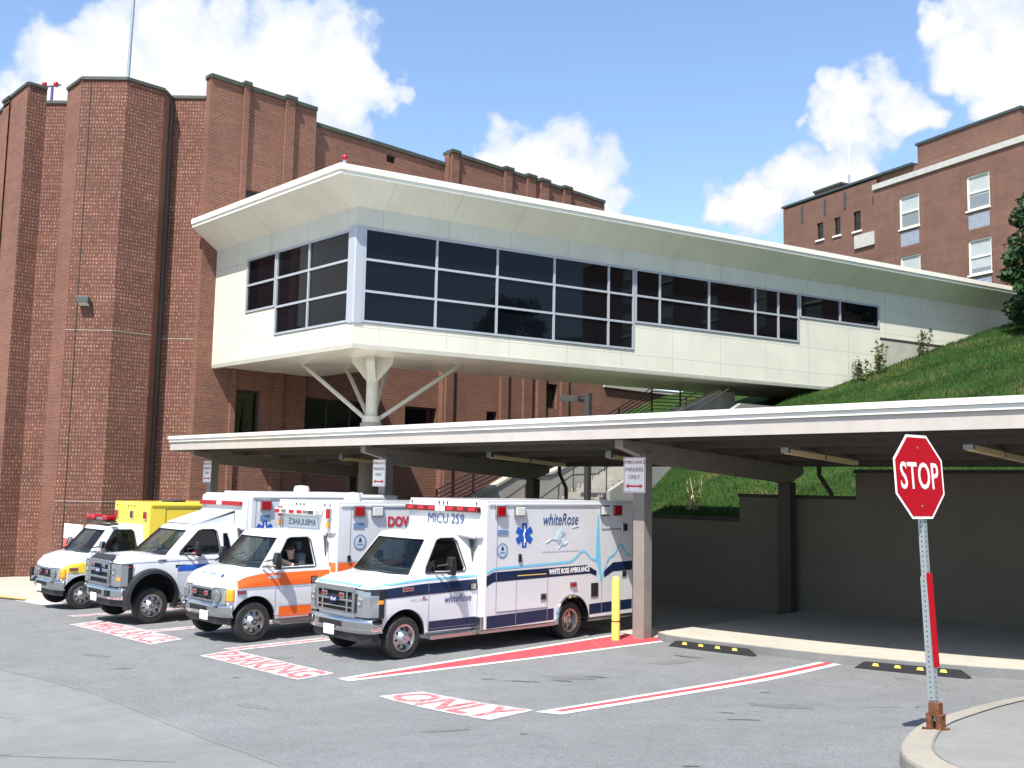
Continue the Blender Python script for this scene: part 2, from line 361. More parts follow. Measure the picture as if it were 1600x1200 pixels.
M = {}
ASP = (.158, .163, .166)
M['asphalt'] = asphalt('asphalt', ASP, 0, .10, .42)
M['slab'] = asphalt('old_concrete', (.174, .185, .180), 0, .09, .10)
M['island'] = asphalt('island_concrete', (.200, .202, .188), 0, .10, .12)
M['concrete'] = asphalt('concrete', (.37, .35, .295), 0, .10, .10)
M['kerb'] = asphalt('kerb_concrete', (.27, .25, .21), 0, .12, .08)
M['kerb_face'] = asphalt('kerb_face', (.17, .17, .17), 0, .1, .12)
M['brick_dot'] = brick('brick_with_pale_headers', (.142, .057, .040), (.098, .041, .031), (.12, .064, .048), .50, (.42, .28, .20), .36)
M['brick'] = brick('red_brick', (.165, .065, .044), (.112, .046, .034), (.24, .155, .115), .22, (.36, .23, .17), .34)
M['brick_far'] = brick('red_brick_far', (.130, .056, .040), (.082, .038, .029), (.26, .18, .14), .45, (.34, .23, .17), .36)
M['coping'] = pbr('green_copper_coping', (.045, .055, .042), .6, vary=.2)
M['coping_dark'] = pbr('dark_coping', (.03, .05, .052), .6, vary=.2)
M['white_trim'] = pbr('white_trim', (.72, .70, .62), .5, vary=.06)
M['eave'] = panel_mat('eave_panels', (.72, .70, .60), 2.66, 3, (.55, .53, .45), 0, 0)
M['panel'] = panel_mat('wall_panels', (.60, .585, .49), 2.66, 1.15, (.42, .41, .37), .1, -.6)
M['stone_trim'] = pbr('pale_stone_trim', (.40, .40, .37), .7, vary=.12)
M['soffit'] = pbr('soffit_metal', (.80, .76, .65), .25, vary=.08, vscale=.6, spec=.6)
M['steel_cream'] = pbr('cream_painted_steel', (.52, .50, .43), .45, vary=.08)
M['alu'] = pbr('window_aluminium', (.38, .405, .44), .4, metal=.25)
M['dark_glass'] = pbr('dark_window_glass', (.003, .004, .006), .025, spec=.24)
M['canopy_lip'] = pbr('canopy_white_lip', (.62, .61, .57), .45, vary=.05)
M['canopy_face'] = pbr('canopy_beige_fascia', (.40, .365, .335), .5, vary=.06)
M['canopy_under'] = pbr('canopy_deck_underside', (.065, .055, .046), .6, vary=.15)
M['canopy_steel'] = pbr('canopy_taupe_steel', (.21, .185, .165), .55, vary=.1)
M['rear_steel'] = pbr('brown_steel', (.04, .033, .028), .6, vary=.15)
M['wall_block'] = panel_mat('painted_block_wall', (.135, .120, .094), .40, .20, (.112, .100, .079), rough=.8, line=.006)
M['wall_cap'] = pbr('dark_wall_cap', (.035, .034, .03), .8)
M['tube_light'] = pbr('yellowed_light_diffuser', (.92, .74, .42), .4)
M['grey_metal'] = pbr('galvanised_steel', (.33, .36, .38), .45, metal=.6, vary=.12)
M['dark_metal'] = pbr('dark_bronze_metal', (.035, .032, .03), .5)
M['rail'] = pbr('rail_paint', (.075, .05, .055), .5)
M['stair_conc'] = asphalt('stair_concrete', (.26, .25, .22), 0, .18, .10)
M['yellow'] = pbr('yellow_paint', (.80, .56, .12), .45, vary=.08)
M['red_paint'] = pbr('red_sign_sheet', (.36, .003, .011), .5, spec=.15)
M['sign_white'] = pbr('sign_white_sheet', (.80, .80, .80), .4)
M['sign_ink'] = pbr('sign_maroon_ink', (.30, .03, .06), .5)
M['rust'] = pbr('rust', (.12, .042, .016), .9, vary=.5, vscale=14, bump=.6)
M['rubber'] = pbr('black_rubber', (.012, .012, .014), .7)
M['tyre'] = pbr('tyre', (.018, .018, .018), .8, vary=.25, vscale=6)
M['chrome'] = pbr('chrome', (.56, .57, .58), .10, metal=1)
M['chrome_dull'] = pbr('brushed_steel', (.50, .50, .50), .26, metal=1)
M['white_car'] = pbr('white_vehicle_paint', (.60, .61, .625), .28, coat=.5, vary=.05, vscale=1.3)
M['yellow_car'] = pbr('yellow_vehicle_paint', (.80, .60, .06), .3, coat=.5)
M['navy'] = pbr('navy_decal', (.008, .016, .055), .35)
M['sky_blue'] = pbr('light_blue_decal', (.16, .52, .72), .35)
M['blue'] = pbr('blue_decal', (.02, .09, .42), .35)
M['orange'] = pbr('orange_decal', (.80, .13, .02), .35)
M['red_decal'] = pbr('red_decal', (.55, .03, .03), .4)
M['grey_decal'] = pbr('pale_grey_decal', (.45, .50, .56), .4)
M['blue_grey'] = pbr('seal_blue', (.14, .22, .38), .4)
M['black_plastic'] = pbr('black_plastic', (.012, .012, .014), .45)
M['black_trim'] = pbr('black_gap', (.006, .006, .007), .8)
M['seam'] = pbr('panel_seam', (.22, .23, .25), .6)
M['lamp_red'] = pbr('red_lens', (.30, .004, .008), .2)
M['lamp_clear'] = pbr('clear_lens', (.62, .62, .58), .12, spec=.8)
M['lamp_amber'] = pbr('amber_lens', (.85, .30, .02), .2)
M['headlamp'] = pbr('headlamp_lens', (.26, .28, .30), .06, metal=.5)
M['interior'] = pbr('cab_interior', (.05, .052, .056), .8)
M['seat'] = pbr('seat_fabric', (.06, .065, .075), .9)
M['side_glass'] = glass('dark_vehicle_glass', (.20, .24, .24))
M['car_glass'] = glass('vehicle_glass', (.48, .55, .54))
M['grass'] = None
M['skin'] = pbr('skin', (.52, .30, .21), .55)
M['shirt'] = pbr('dark_navy_shirt', (.012, .016, .03), .85)
M['hair'] = pbr('dark_hair', (.02, .014, .01), .7)
M['curtain'] = pbr('tan_curtain', (.30, .25, .16), .9)
M['dark_room'] = pbr('dark_window', (.008, .008, .009), .08)
M['white_line'] = worn_paint('white_line_paint', (.58, .56, .54), (.27, .265, .26), .62)
M['white_worn'] = worn_paint('worn_white_paint', (.55, .50, .50), (.20, .20, .20), .53, 6)
M['red_line'] = worn_paint('red_line_paint', (.50, .045, .06), (.42, .15, .155), .61)
M['red_worn'] = worn_paint('worn_red_lettering', (.42, .06, .075), (.46, .27, .28), .50, 7)
M['orange_line'] = worn_paint('orange_kerb_paint', (.70, .36, .08), (.36, .30, .2), .6)

def perforated(name, col):
    m = pbr(name, col, .45, .5); t = m.node_tree; L = t.links.new; b = t.nodes['Principled BSDF']
    tcn = t.nodes.new('ShaderNodeTexCoord'); sp = t.nodes.new('ShaderNodeSeparateXYZ'); L(tcn.outputs['Object'], sp.inputs[0])
    def mt(op, *a):
        q = t.nodes.new('ShaderNodeMath'); q.operation = op
        for i, x in enumerate(a):
            if isinstance(x, (int, float)): q.inputs[i].default_value = x
            else: L(x, q.inputs[i])
        return q.outputs[0]
    lat = mt('MINIMUM', mt('ABSOLUTE', sp.outputs[0]), mt('ABSOLUTE', sp.outputs[1])); zz = mt('MULTIPLY', mt('SUBTRACT', mt('FRACT', mt('DIVIDE', sp.outputs[2], .05)), .5), .05)
    hole = mt('LESS_THAN', mt('ADD', mt('MULTIPLY', lat, lat), mt('MULTIPLY', zz, zz)), .008**2)
    mx = t.nodes.new('ShaderNodeMix'); mx.data_type = 'RGBA'; L(hole, mx.inputs[0]); mx.inputs[6].default_value = (*col, 1); mx.inputs[7].default_value = (.02, .025, .03, 1); L(mx.outputs[2], b.inputs['Base Color'])
    return m
M['perforated'] = perforated('perforated_steel', (.33, .37, .38))

# ================================================================== THE GROUND
GXK = [(-300,-4.0),(-60,-1.7),(-42,-.95),(-27,-.28),(-22.5,-.13),(-18,-.04),(-14.6,0),(-13,.02),(-10,.09),(-6.4,.24),(-3.8,.46),(0,.8),(8,1.3),(300,3)]
_gx = [a for a, b in GXK]; _gz = [b for a, b in GXK]
def G(x, y):
    """height of the lot: it falls to the left and rises towards the near right"""
    v = sum(float(np.interp(x+d, _gx, _gz)) for d in (-1.2, -.6, 0, .6, 1.2))/5
    t = 14.5-y; ext = .07*(math.sqrt(t*t+1)+t)/2
    return v + min(ext, 1.0)/(1+math.exp(-max(-60, min(60, (x+9)/1.5))))
def sheet(name, A, B, mat, off, n=None, m=None, parent=None, thick=0):
    """a sheet draped on the lot between two polylines"""
    def resample(P, n):
        P = [Vector((*p, 0)) for p in P]; d = [0]
        for a, b in zip(P, P[1:]): d.append(d[-1]+(b-a).length)
        out = []
        for i in range(n+1):
            s = d[-1]*i/n; k = max(j for j in range(len(d)-1) if d[j] <= s+1e-9); f = (s-d[k])/max(1e-9, d[k+1]-d[k])
            out.append(P[k].lerp(P[k+1], f))
        return out
    la = sum((Vector(a)-Vector(b)).length for a, b in zip(A, A[1:])); lb = sum((Vector(a)-Vector(b)).length for a, b in zip(B, B[1:]))
    n = n or max(1, int(max(la, lb)/.35)+1)
    a, b = resample(A, n), resample(B, n)
    wd = max((p-q).length for p, q in zip(a, b)); m = m or max(1, int(wd/.35)+1)
    mb = MB(); ids = [[mb.pt((*(p.lerp(q, j/m)).xy, G(*(p.lerp(q, j/m)).xy)+off)) for j in range(m+1)] for p, q in zip(a, b)]
    for i in range(n):
        for j in range(m): mb.idx([ids[i][j], ids[i+1][j], ids[i+1][j+1], ids[i][j+1]])
    if thick:
        edge = [ids[i][0] for i in range(n+1)]+[ids[n][j] for j in range(1, m+1)]+[ids[i][m] for i in range(n-1, -1, -1)]+[ids[0][j] for j in range(m-1, 0, -1)]
        low = [mb.pt((mb.v[k][0], mb.v[k][1], mb.v[k][2]-thick)) for k in edge]
        for i in range(len(edge)):
            j = (i+1) % len(edge); mb.idx([edge[i], edge[j], low[j], low[i]])
    o = mb.build(name, mat, parent, recalc=False)
    me = o.data; bm = bmesh.new(); bm.from_mesh(me)
    bmesh.ops.remove_doubles(bm, verts=bm.verts, dist=1e-5); bmesh.ops.recalc_face_normals(bm, faces=bm.faces)
    up = sum(f.normal.z*f.calc_area() for f in bm.faces)
    if up < 0: bmesh.ops.reverse_faces(bm, faces=bm.faces)
    bm.to_mesh(me); bm.free(); return o
def ground_grid():
    xs = [-600, -300, -150, -90]+[-62+.4*i for i in range(186)]+[14, 20, 40, 100, 300, 600]
    ys = [-600, -200, -80, -30, -12]+[-6+.4*i for i in range(78)]+[27, 32, 45, 70, 120, 300, 900]
    mb = MB(); ids = [[mb.pt((x, y, G(x, y))) for y in ys] for x in xs]
    for i in range(len(xs)-1):
        for j in range(len(ys)-1): mb.idx([ids[i][j], ids[i+1][j], ids[i+1][j+1], ids[i][j+1]])
    return mb.build('ground', M['asphalt'], recalc=False, smooth=60)
struct(ground_grid())
struct(sheet('road', [(-40, -1.5), (-27, 3.2), (-22, 4.9), (-18.1, 5.72), (-16.6, 5.96), (-15, 6.1), (-13.24, 6.03), (-11.5, 5.85), (-9.64, 5.5), (-8.22, 5.08), (-6, 4.1), (-3, 2.2), (0, -.6)],
       [(-40, -12), (-27, -9), (-18, -7), (-12, -6), (-6, -6), (0, -7)], M['slab'], .006))
jt = sheet('pavement_joint', [(-18.1, 5.75), (-16.6, 5.99), (-15, 6.13), (-13.24, 6.06), (-11.5, 5.88), (-9.64, 5.53), (-8.22, 5.11), (-6, 4.13)],
      [(-18.1, 5.69), (-16.6, 5.93), (-15, 6.07), (-13.24, 6.0), (-11.5, 5.82), (-9.64, 5.47), (-8.22, 5.05), (-6, 4.07)], M['kerb_face'], .010, m=1); struct(jt)
struct(sheet('slab_crack', [(-13.2, 3.3), (-11.9, 3.84), (-10.8, 4.4), (-9.6, 4.75)], [(-13.2, 3.27), (-11.9, 3.81), (-10.8, 4.375), (-9.6, 4.73)], M['kerb_face'], .010, m=1))
# pavement by the brick building
struct(sheet('sidewalk', [(-75, 8.6), (-45, 9.6), (-34, 10.2), (-32.9, 10.25), (-31.1, 10.4), (-29.9, 11.2), (-29.6, 13), (-29.6, 17)], [(-75, 19.5), (-29.6, 19.5)], M['concrete'], .05, thick=.12))
struct(sheet('kerb_paint', [(-36, 10.05), (-34, 10.13), (-32.9, 10.18), (-31.1, 10.33)], [(-36, 10.3), (-34, 10.38), (-32.9, 10.43), (-31.3, 10.55)], M['orange_line'], .056, m=1))
# raised apron under the canopy (kerb in front), floor behind
KERB = [(-13.05, 17.0), (-12.6, 16.78), (-9, 16.78), (-5.8, 16.95), (0, 17.1), (9, 17.2)]
struct(sheet('apron', KERB, [(-13.05, 23.2), (9, 23.2)], M['concrete'], .17, thick=.30))
struct(sheet('kerb', [(a, b-.012) for a, b in KERB], [(a, b-.002) for a, b in KERB], M['kerb_face'], .155, m=1, thick=.25))
struct(sheet('apron_floor', [(-36, 17.4), (-13.25, 17.2)], [(-36, 23.2), (-13.25, 23.2)], M['concrete'], .012))

# painted markings
struct(sheet('stall_line', [(-9.17, 9.38), (-9.24, 16.74)], [(-8.72, 9.38), (-8.80, 16.74)], M['white_line'], .006, m=1))
struct(sheet('stall_line', [(-9.03, 9.6), (-9.11, 16.72)], [(-8.90, 9.6), (-8.95, 16.72)], M['red_line'], .010, m=1))
struct(sheet('island_border', [(-13.72, 9.45), (-13.97, 13), (-14.20, 17.15)], [(-13.38, 9.45), (-13.06, 13), (-12.80, 17.15)], M['white_line'], .006))
struct(sheet('island_fill', [(-13.58, 9.7), (-13.83, 13), (-14.07, 17.15)], [(-13.51, 9.7), (-13.20, 13), (-12.92, 17.15)], M['red_line'], .010))
for x0, y0, y1 in ((-17.6, 9.6, 17), (-21.1, 9.6, 17), (-25.3, 9.5, 17)):
    struct(sheet('stall_line', [(x0-.2, y0), (x0-.2, y1)], [(x0+.2, y0), (x0+.2, y1)], M['white_worn'], .006, m=1))
    struct(sheet('stall_line', [(x0-.06, y0), (x0-.06, y1)], [(x0+.06, y0), (x0+.06, y1)], M['red_worn'], .010, m=1))
def painted_word(word, bl, br, tl, tr, paint, ink, sx):
    """white panel with red letters, draped on the lot"""
    struct(sheet('word_panel', [tl, tr], [bl, br], paint, .006))
    me = text('painted_word', word, 1.0, (0, 0, 0), (1, 0, 0), (0, 1, 0), ink, depth=0, bold=0 if 'M' in word else .016)
    xs = [v.co.x for v in me.data.vertices]; ys = [v.co.y for v in me.data.vertices]
    x0, x1, y0, y1 = min(xs), max(xs), min(ys), max(ys)
    bm = bmesh.new(); bm.from_mesh(me.data); bmesh.ops.subdivide_edges(bm, edges=bm.edges, cuts=1); bmesh.ops.triangulate(bm, faces=bm.faces)
    bl, br, tl, tr = map(Vector, (bl, br, tl, tr))
    for v in bm.verts:
        u = .03+.94*(v.co.x-x0)/(x1-x0); t = .06+.88*(v.co.y-y0)/(y1-y0)
        p = (bl.lerp(br, u)).lerp(tl.lerp(tr, u), t); v.co = (p.x, p.y, G(p.x, p.y)+.011)
    bmesh.ops.recalc_face_normals(bm, faces=bm.faces)
    if sum(f.normal.z for f in bm.faces) < 0: bmesh.ops.reverse_faces(bm, faces=bm.faces)
    bm.to_mesh(me.data); bm.free(); struct(me)
painted_word('ONLY', (-11.98, 8.98), (-9.1, 8.52), (-11.83, 9.68), (-9.3, 9.5), M['white_worn'], M['red_worn'], 1)
painted_word('PARKING', (-17.29, 8.88), (-14.05, 8.92), (-17.5, 9.66), (-14.16, 9.7), M['white_worn'], M['red_worn'], 1)
painted_word('AMBULANCE', (-23.55, 8.85), (-19.2, 8.8), (-23.8, 9.75), (-19.5, 9.62), M['white_worn'], M['red_worn'], 1)
struct(sheet('word_panel', [(-31.7, 10.25), (-28.5, 10.15)], [(-31.9, 10.9), (-28.6, 10.85)], M['white_worn'], .062 if False else .006))

M['oil'] = asphalt('oil_stained_asphalt', (.088, .09, .09), 0, .2, .35); M['tar'] = asphalt('crack_tar', (.07, .07, .07), 0, .2, .2)
def blotch(x, y, a, b, rot, seed):
    r = np.random.default_rng(seed); n = 16; P = []
    for k in range(n):
        t = 2*math.pi*k/n; q = .55+.6*r.random(); u, v = a*q*math.cos(t), b*q*math.sin(t); P.append((x+u*math.cos(rot)-v*math.sin(rot), y+u*math.sin(rot)+v*math.cos(rot)))
    struct(MB().face([(px, py, G(px, py)+.0045) for px, py in P]).build('oil_stain', M['oil'], recalc=False))
for i, (x, y, a, b, rot) in enumerate(((-6.76, 10.5, .22, .05, .6), (-7.3, 10.9, .12, .04, .2), (-5.26, 7.33, .10, .035, .9), (-11.46, 11.4, .34, .07, .5), (-11.0, 11.9, .2, .05, .3), (-12.0, 11.2, .16, .05, .8), (-16.9, 7.27, .22, .035, 1.1), (-10.9, 12.6, .25, .06, .4), (-11.3, 15.6, .3, .08, .1), (-8.1, 13.1, .1, .04, .3), (-7.9, 7.9, .07, .03, .5), (-14.9, 8.3, .08, .03, 1.0))): blotch(x, y, a, b, rot, 20+i)
M['oil_faint'] = asphalt('faint_oil_film', (.138, .141, .142), 0, .2, .42)
def faint(x, y, a, b, rot, seed):
    r = np.random.default_rng(seed); n = 22; P = []
    for k in range(n):
        t = 2*math.pi*k/n; q = .6+.5*r.random(); u, v = a*q*math.cos(t), b*q*math.sin(t); P.append((x+u*math.cos(rot)-v*math.sin(rot), y+u*math.sin(rot)+v*math.cos(rot)))
    struct(MB().face([(px, py, G(px, py)+.0035) for px, py in P]).build('oil_stain', M['oil_faint'], recalc=False))
for i, (x, y, a, b, rot) in enumerate(((-11.2, 12.2, .5, .22, .4), (-11.1, 14.8, .45, .2, 1.2), (-7.2, 12.0, .5, .25, .2), (-16.2, 9.9, .3, .14, .5), (-12.6, 7.3, .35, .12, .2), (-8.9, 7.6, .3, .1, .9), (-18.6, 7.5, .4, .13, .2))): faint(x, y, a, b, rot, 50+i)
def crack(P, w, seed):
    r = np.random.default_rng(seed); Q = []
    for a, b in zip(P, P[1:]):
        for k in range(8): t = k/8; Q.append((a[0]+(b[0]-a[0])*t+r.normal(0, .03), a[1]+(b[1]-a[1])*t+r.normal(0, .03)))
    Q.append(P[-1]); struct(sheet('crack', Q, [(x+w*(.5+r.random()), y+w*.4) for x, y in Q], M['tar'], .0085, n=len(Q)*2, m=1))
crack([(-7.2, 12.2), (-6.4, 12.6), (-5.7, 13.6)], .02, 2); crack([(-16.4, 3.6), (-15.2, 4.4), (-13.9, 4.7)], .014, 4)

# traffic island with the stop sign
ISL = [(9, 15.6), (0, 15.3), (-4.2, 15.1), (-5.0, 14.6), (-5.03, 13.2), (-4.88, 11.7), (-4.74, 10.7), (-4.45, 9.75), (-4.15, 8.93), (-3.87, 8.38), (-3.55, 7.95), (-3.1, 7.55), (-2.2, 7.0), (0, 6.3), (9, 4.5)]
for _ in range(2):                                       # round the corners
    c2 = [ISL[0]]
    for a, b in zip(ISL, ISL[1:]): c2 += [(a[0]*.75+b[0]*.25, a[1]*.75+b[1]*.25), (a[0]*.25+b[0]*.75, a[1]*.25+b[1]*.75)]
    ISL = c2+[ISL[-1]]
mb = MB(); c = [(x, y) for x, y in ISL]
ctr = (2.5, 10.6)
def inset(p, d):
    v = Vector(ctr)-Vector(p); return tuple(Vector(p)+v.normalized()*d)
out_ = [mb.pt((x, y, G(x, y)+.135)) for x, y in c]; low = [mb.pt((x-.02, y, G(x, y)-.1)) for x, y in c]
inn = [inset(p, .26) for p in c]; in_ = [mb.pt((x, y, G(x, y)+.14)) for x, y in inn]
for i in range(len(c)-1):
    mb.idx([low[i], low[i+1], out_[i+1], out_[i]]); mb.idx([out_[i], out_[i+1], in_[i+1], in_[i]])
struct(mb.build('kerb', M['kerb'], bevel=.03))
def isl_top():
    mb = MB(); n = 40; rows = []
    lo = sorted([(y, x) for x, y in inn if x < 1.0]); 
    ys = np.linspace(lo[0][0], lo[-1][0], n)
    for y in ys:
        x0 = float(np.interp(y, [a for a, b in lo], [b for a, b in lo]))
        rows.append([mb.pt((x0+(9-x0)*(k/12.)**1.6, y, G(x0+(9-x0)*(k/12.)**1.6, y)+.132)) for k in range(13)])
    for i in range(n-1):
        for k in range(12): mb.idx([rows[i][k], rows[i][k+1], rows[i+1][k+1], rows[i+1][k]])
    return mb.build('traffic_island', M['island'], recalc=True)
struct(isl_top())
mb = MB(); pr = None
for (x, y), (x2, y2) in zip(inn[4:-4], [inset(p, .282) for p in c][4:-4]):
    k = (mb.pt((x, y, G(x, y)+.144)), mb.pt((x2, y2, G(x2, y2)+.144)))
    if pr: mb.idx([pr[0], k[0], k[1], pr[1]])
    pr = k
struct(mb.build('kerb_joint', M['kerb_face']))

# ================================================================== GRASS BANK
def HILL(x, y):
    base = 2.35+.13*max(0, x+15.3)-.05*max(0, min(8, -17-x))
    t = min(y, 58)-23.5
    z = base+.31*t+.12*math.sin(x*.5+y*.21)*min(1, t/6)+.10*math.sin(x*1.3-y*.7)*min(1, t/4)
    if x < -18.5: z -= .42*min(5.5, -18.5-x)*max(0, min(1, (33-y)/6))
    if y > 58: z -= .04*(y-58)
    return z
def hill_sheet():
    xs = [-23.9+.6*i for i in range(40)]+[1, 3, 6, 10, 16, 25, 40, 70]; ys = [23.55+.6*i for i in range(60)]+[60, 64, 70, 80, 100, 140]
    mb = MB(); ids = [[mb.pt((x, y, HILL(x, y))) for y in ys] for x in xs]
    for i in range(len(xs)-1):
        for j in range(len(ys)-1): mb.idx([ids[i][j], ids[i+1][j], ids[i+1][j+1], ids[i][j+1]])
    m = bpy.data.materials.new('grass_bank'); m.use_nodes = True; t = m.node_tree; b = t.nodes['Principled BSDF']; L = t.links.new
    tcn = t.nodes.new('ShaderNodeTexCoord'); n1 = t.nodes.new('ShaderNodeTexNoise'); n1.inputs['Scale'].default_value = .45; n1.inputs['Detail'].default_value = 8; n1.inputs['Roughness'].default_value = .7; L(tcn.outputs['Object'], n1.inputs['Vector'])
    cr = t.nodes.new('ShaderNodeValToRGB'); e = cr.color_ramp.elements; e[0].position = .34; e[0].color = (.016, .042, .008, 1); e[1].position = .68; e[1].color = (.085, .078, .030, 1)
    k = e.new(.5); k.color = (.025, .062, .010, 1); L(n1.outputs[0], cr.inputs[0]); L(cr.outputs[0], b.inputs['Base Color']); b.inputs['Roughness'].default_value = .95; b.inputs['Specular IOR Level'].default_value = .1
    n2 = t.nodes.new('ShaderNodeTexNoise'); n2.inputs['Scale'].default_value = 7; n2.inputs['Detail'].default_value = 6; L(tcn.outputs['Object'], n2.inputs['Vector'])
    bp = t.nodes.new('ShaderNodeBump'); bp.inputs['Strength'].default_value = .9; bp.inputs['Distance'].default_value = .25; L(n2.outputs[0], bp.inputs['Height']); L(bp.outputs[0], b.inputs['Normal'])
    return mb.build('hillside', m, recalc=False, smooth=60)
hs = struct(hill_sheet())
def hill_back():
    xs = [-39.1, -37, -35, -33, -31, -29, -27, -25.5, -23.9]; ys = [39.7+.8*i for i in range(24)]+[60, 66]
    mb = MB(); ids = [[mb.pt((x, y, HILL(x, y)-.8-.05*(-23.9-x) if x < -24 else HILL(x, y))) for y in ys] for x in xs]
    for i in range(len(xs)-1):
        for j in range(len(ys)-1): mb.idx([ids[i][j], ids[i+1][j], ids[i+1][j+1], ids[i][j+1]])
    return mb.build('hillside', hs.data.materials[0], recalc=False, smooth=60)
struct(hill_back())
def leaf_mat(name, cols, scale=.8, trans=.25):
    m = bpy.data.materials.new(name); m.use_nodes = True; t = m.node_tree; b = t.nodes['Principled BSDF']; L = t.links.new
    at = t.nodes.new('ShaderNodeAttribute'); at.attribute_name = 'tone'
    cr = t.nodes.new('ShaderNodeValToRGB'); e = cr.color_ramp.elements; e[0].color = (*cols[0], 1); e[1].color = (*cols[-1], 1)
    for i, c in enumerate(cols[1:-1]): q = e.new((i+1)/(len(cols)-1)); q.color = (*c, 1)
    L(at.outputs['Fac'], cr.inputs[0]); L(cr.outputs[0], b.inputs['Base Color']); b.inputs['Roughness'].default_value = .6; b.inputs['Specular IOR Level'].default_value = .25
    tl = t.nodes.new('ShaderNodeBsdfTranslucent'); L(cr.outputs[0], tl.inputs[0]); mx = t.nodes.new('ShaderNodeMixShader'); mx.inputs[0].default_value = trans
    L(b.outputs[0], mx.inputs[1]); L(tl.outputs[0], mx.inputs[2]); L(mx.outputs[0], t.nodes['Material Output'].inputs[0])
    return m
def tri_cloud(name, V, F, tone, mat, parent=None):
    me = bpy.data.meshes.new(name); me.vertices.add(len(V)); me.vertices.foreach_set('co', np.asarray(V, float).ravel())
    k = F.shape[1]; me.loops.add(F.size); me.polygons.add(len(F)); me.loops.foreach_set('vertex_index', F.ravel()); me.polygons.foreach_set('loop_start', np.arange(0, F.size, k))
    me.update(); me.validate(); a = me.attributes.new('tone', 'FLOAT', 'FACE'); a.data.foreach_set('value', np.asarray(tone, float))
    me.materials.append(mat); o = bpy.data.objects.new(name, me); COL.objects.link(o)
    if parent: o.parent = parent
    return o
M['blades'] = leaf_mat('grass_blades', [(.016, .044, .007), (.024, .062, .010), (.036, .078, .014), (.070, .070, .028)])
def grass_blades(n):
    x = -23.8+rng.random(n)**1.0*34; y = 23.6+36*rng.random(n)**1.25
    keep = np.ones(n, bool); x, y = x[keep], y[keep]
    z = np.array([HILL(a, b) for a, b in zip(x, y)]); n = len(x)
    h = rng.uniform(.04, .13, n)*(1+.012*(y-23)); a = rng.random(n)*6.283; wd = rng.uniform(.010, .024, n)*(1+.02*(y-23)); la = rng.random(n)*6.283; ln = rng.random(n)*.6*h
    b = np.stack([x, y, z], 1); dx = np.stack([np.cos(a)*wd, np.sin(a)*wd, 0*a], 1)
    tip = b+np.stack([np.cos(la)*ln, np.sin(la)*ln, h], 1)
    V = np.stack([b-dx-[0, 0, .03], b+dx-[0, 0, .03], tip], 1).reshape(-1, 3); F = np.arange(3*n).reshape(n, 3)
    patch = .5+.25*np.sin(x*.9+1.3*np.sin(y*.5))+.2*np.sin(y*1.1+x*.3)
    tone = np.clip(.15+.45*patch+rng.normal(0, .16, n), 0, 1)
    return tri_cloud('grass', V, F, tone, M['blades'])
stuff(grass_blades(170000))
struct(MB().box(-39.0, -24.0, 23.4, 62, -.6, .45).build('terrain', M['asphalt']))

# ================================================================== BRICK HOSPITAL BUILDING (left)
s2 = math.sqrt(.5)
bld = thing('brick_building', 'tall red brick hospital wing with ribbed octagonal corner tower at the left', 'building', (-41, 18, 0))
def wall(name, pts, z0, z1, mat, parent=bld, cap=None, capw=.07, caph=.11, depth=.4):
    """vertical wall along a plan polyline with a metal coping"""
    mb = MB()
    for a, b in zip(pts, pts[1:]): mb.face([(a[0], a[1], z0), (b[0], b[1], z0), (b[0], b[1], z1), (a[0], a[1], z1)])
    o = mb.build(name, mat, None, recalc=False)
    o.parent = parent; o.matrix_parent_inverse = parent.matrix_basis.inverted() if parent else Matrix()
    if cap:
        mb = MB()
        P = [Vector((*p, 0)) for p in pts]
        def nrm(i):
            d = (P[i+1]-P[i]).normalized(); return Vector((d.y, -d.x, 0))
        outp, inp = [], []
        for i, p in enumerate(P):
            ns = [nrm(j) for j in (i-1, i) if 0 <= j < len(P)-1]
            m_ = (ns[0]+ns[-1]).normalized(); k = 1/max(.5, m_.dot(ns[0]))
            outp.append(p+m_*capw*k); inp.append(p-m_*depth*k)
        rings = [[(*a.xy, z1-.02), (*a.xy, z1+caph), (*b.xy, z1+caph), (*b.xy, z1-.02)] for a, b in zip(outp, inp)]
        mb.loft(rings); c = mb.build('coping', cap, None); c.parent = parent; c.matrix_parent_inverse = parent.matrix_basis.inverted()
    return o
def part(o, parent):
    o.parent = parent; o.matrix_parent_inverse = parent.matrix_world.inverted() if False else parent.matrix_basis.inverted(); return o
P0 = (-39.57, 19.3); P1 = (-40.6, 18.27); P2 = (-39.94, 17.61); P3 = (-39.94, 15.98); P4 = (-41.29, 14.63); P5 = (-42.84, 14.63); P6 = (-43.2, 14.99); 
Q0 = (-43.7, 15.17); Q = (-44.53, 14.35); Q1 = (-44.53, 13.57); Q2 = (-70, 13.57)
# tower
wall('wall', [P5, P4], -1.6, 19.62, M['brick'], cap=M['coping'])
wall('wall', [P4, P3, P2], -1.6, 19.66, M['brick_dot'], cap=M['coping'])
wall('wall', [P2, P1], -1.6, 19.62, M['brick'], cap=M['coping'])
wall('wall', [(-44.6, 16.0), P5], -1.6, 19.62, M['brick'])
# low chamfer walls
wall('wall', [P1, P0], -1.6, 19.72, M['brick_dot'], cap=M['coping'])
wall('wall', [Q, (-42.9, 15.98)], -1.6, 19.42, M['brick_dot'], cap=M['coping'])
# left wing
wall('wall', [(-70, 13.57), (-46.76, 13.57)], -1.6, 19.75, M['brick'], cap=M['coping'])
wall('wall', [(-47.62, 13.5), (-46.75, 13.5)], -1.6, 20.02, M['brick'], cap=M['coping'])
wall('wall', [(-46.77, 13.57), Q1], -1.6, 20.05, M['brick'], cap=M['coping'])
wall('wall', [Q1, Q], -1.6, 20.05, M['brick_dot'], cap=M['coping'])
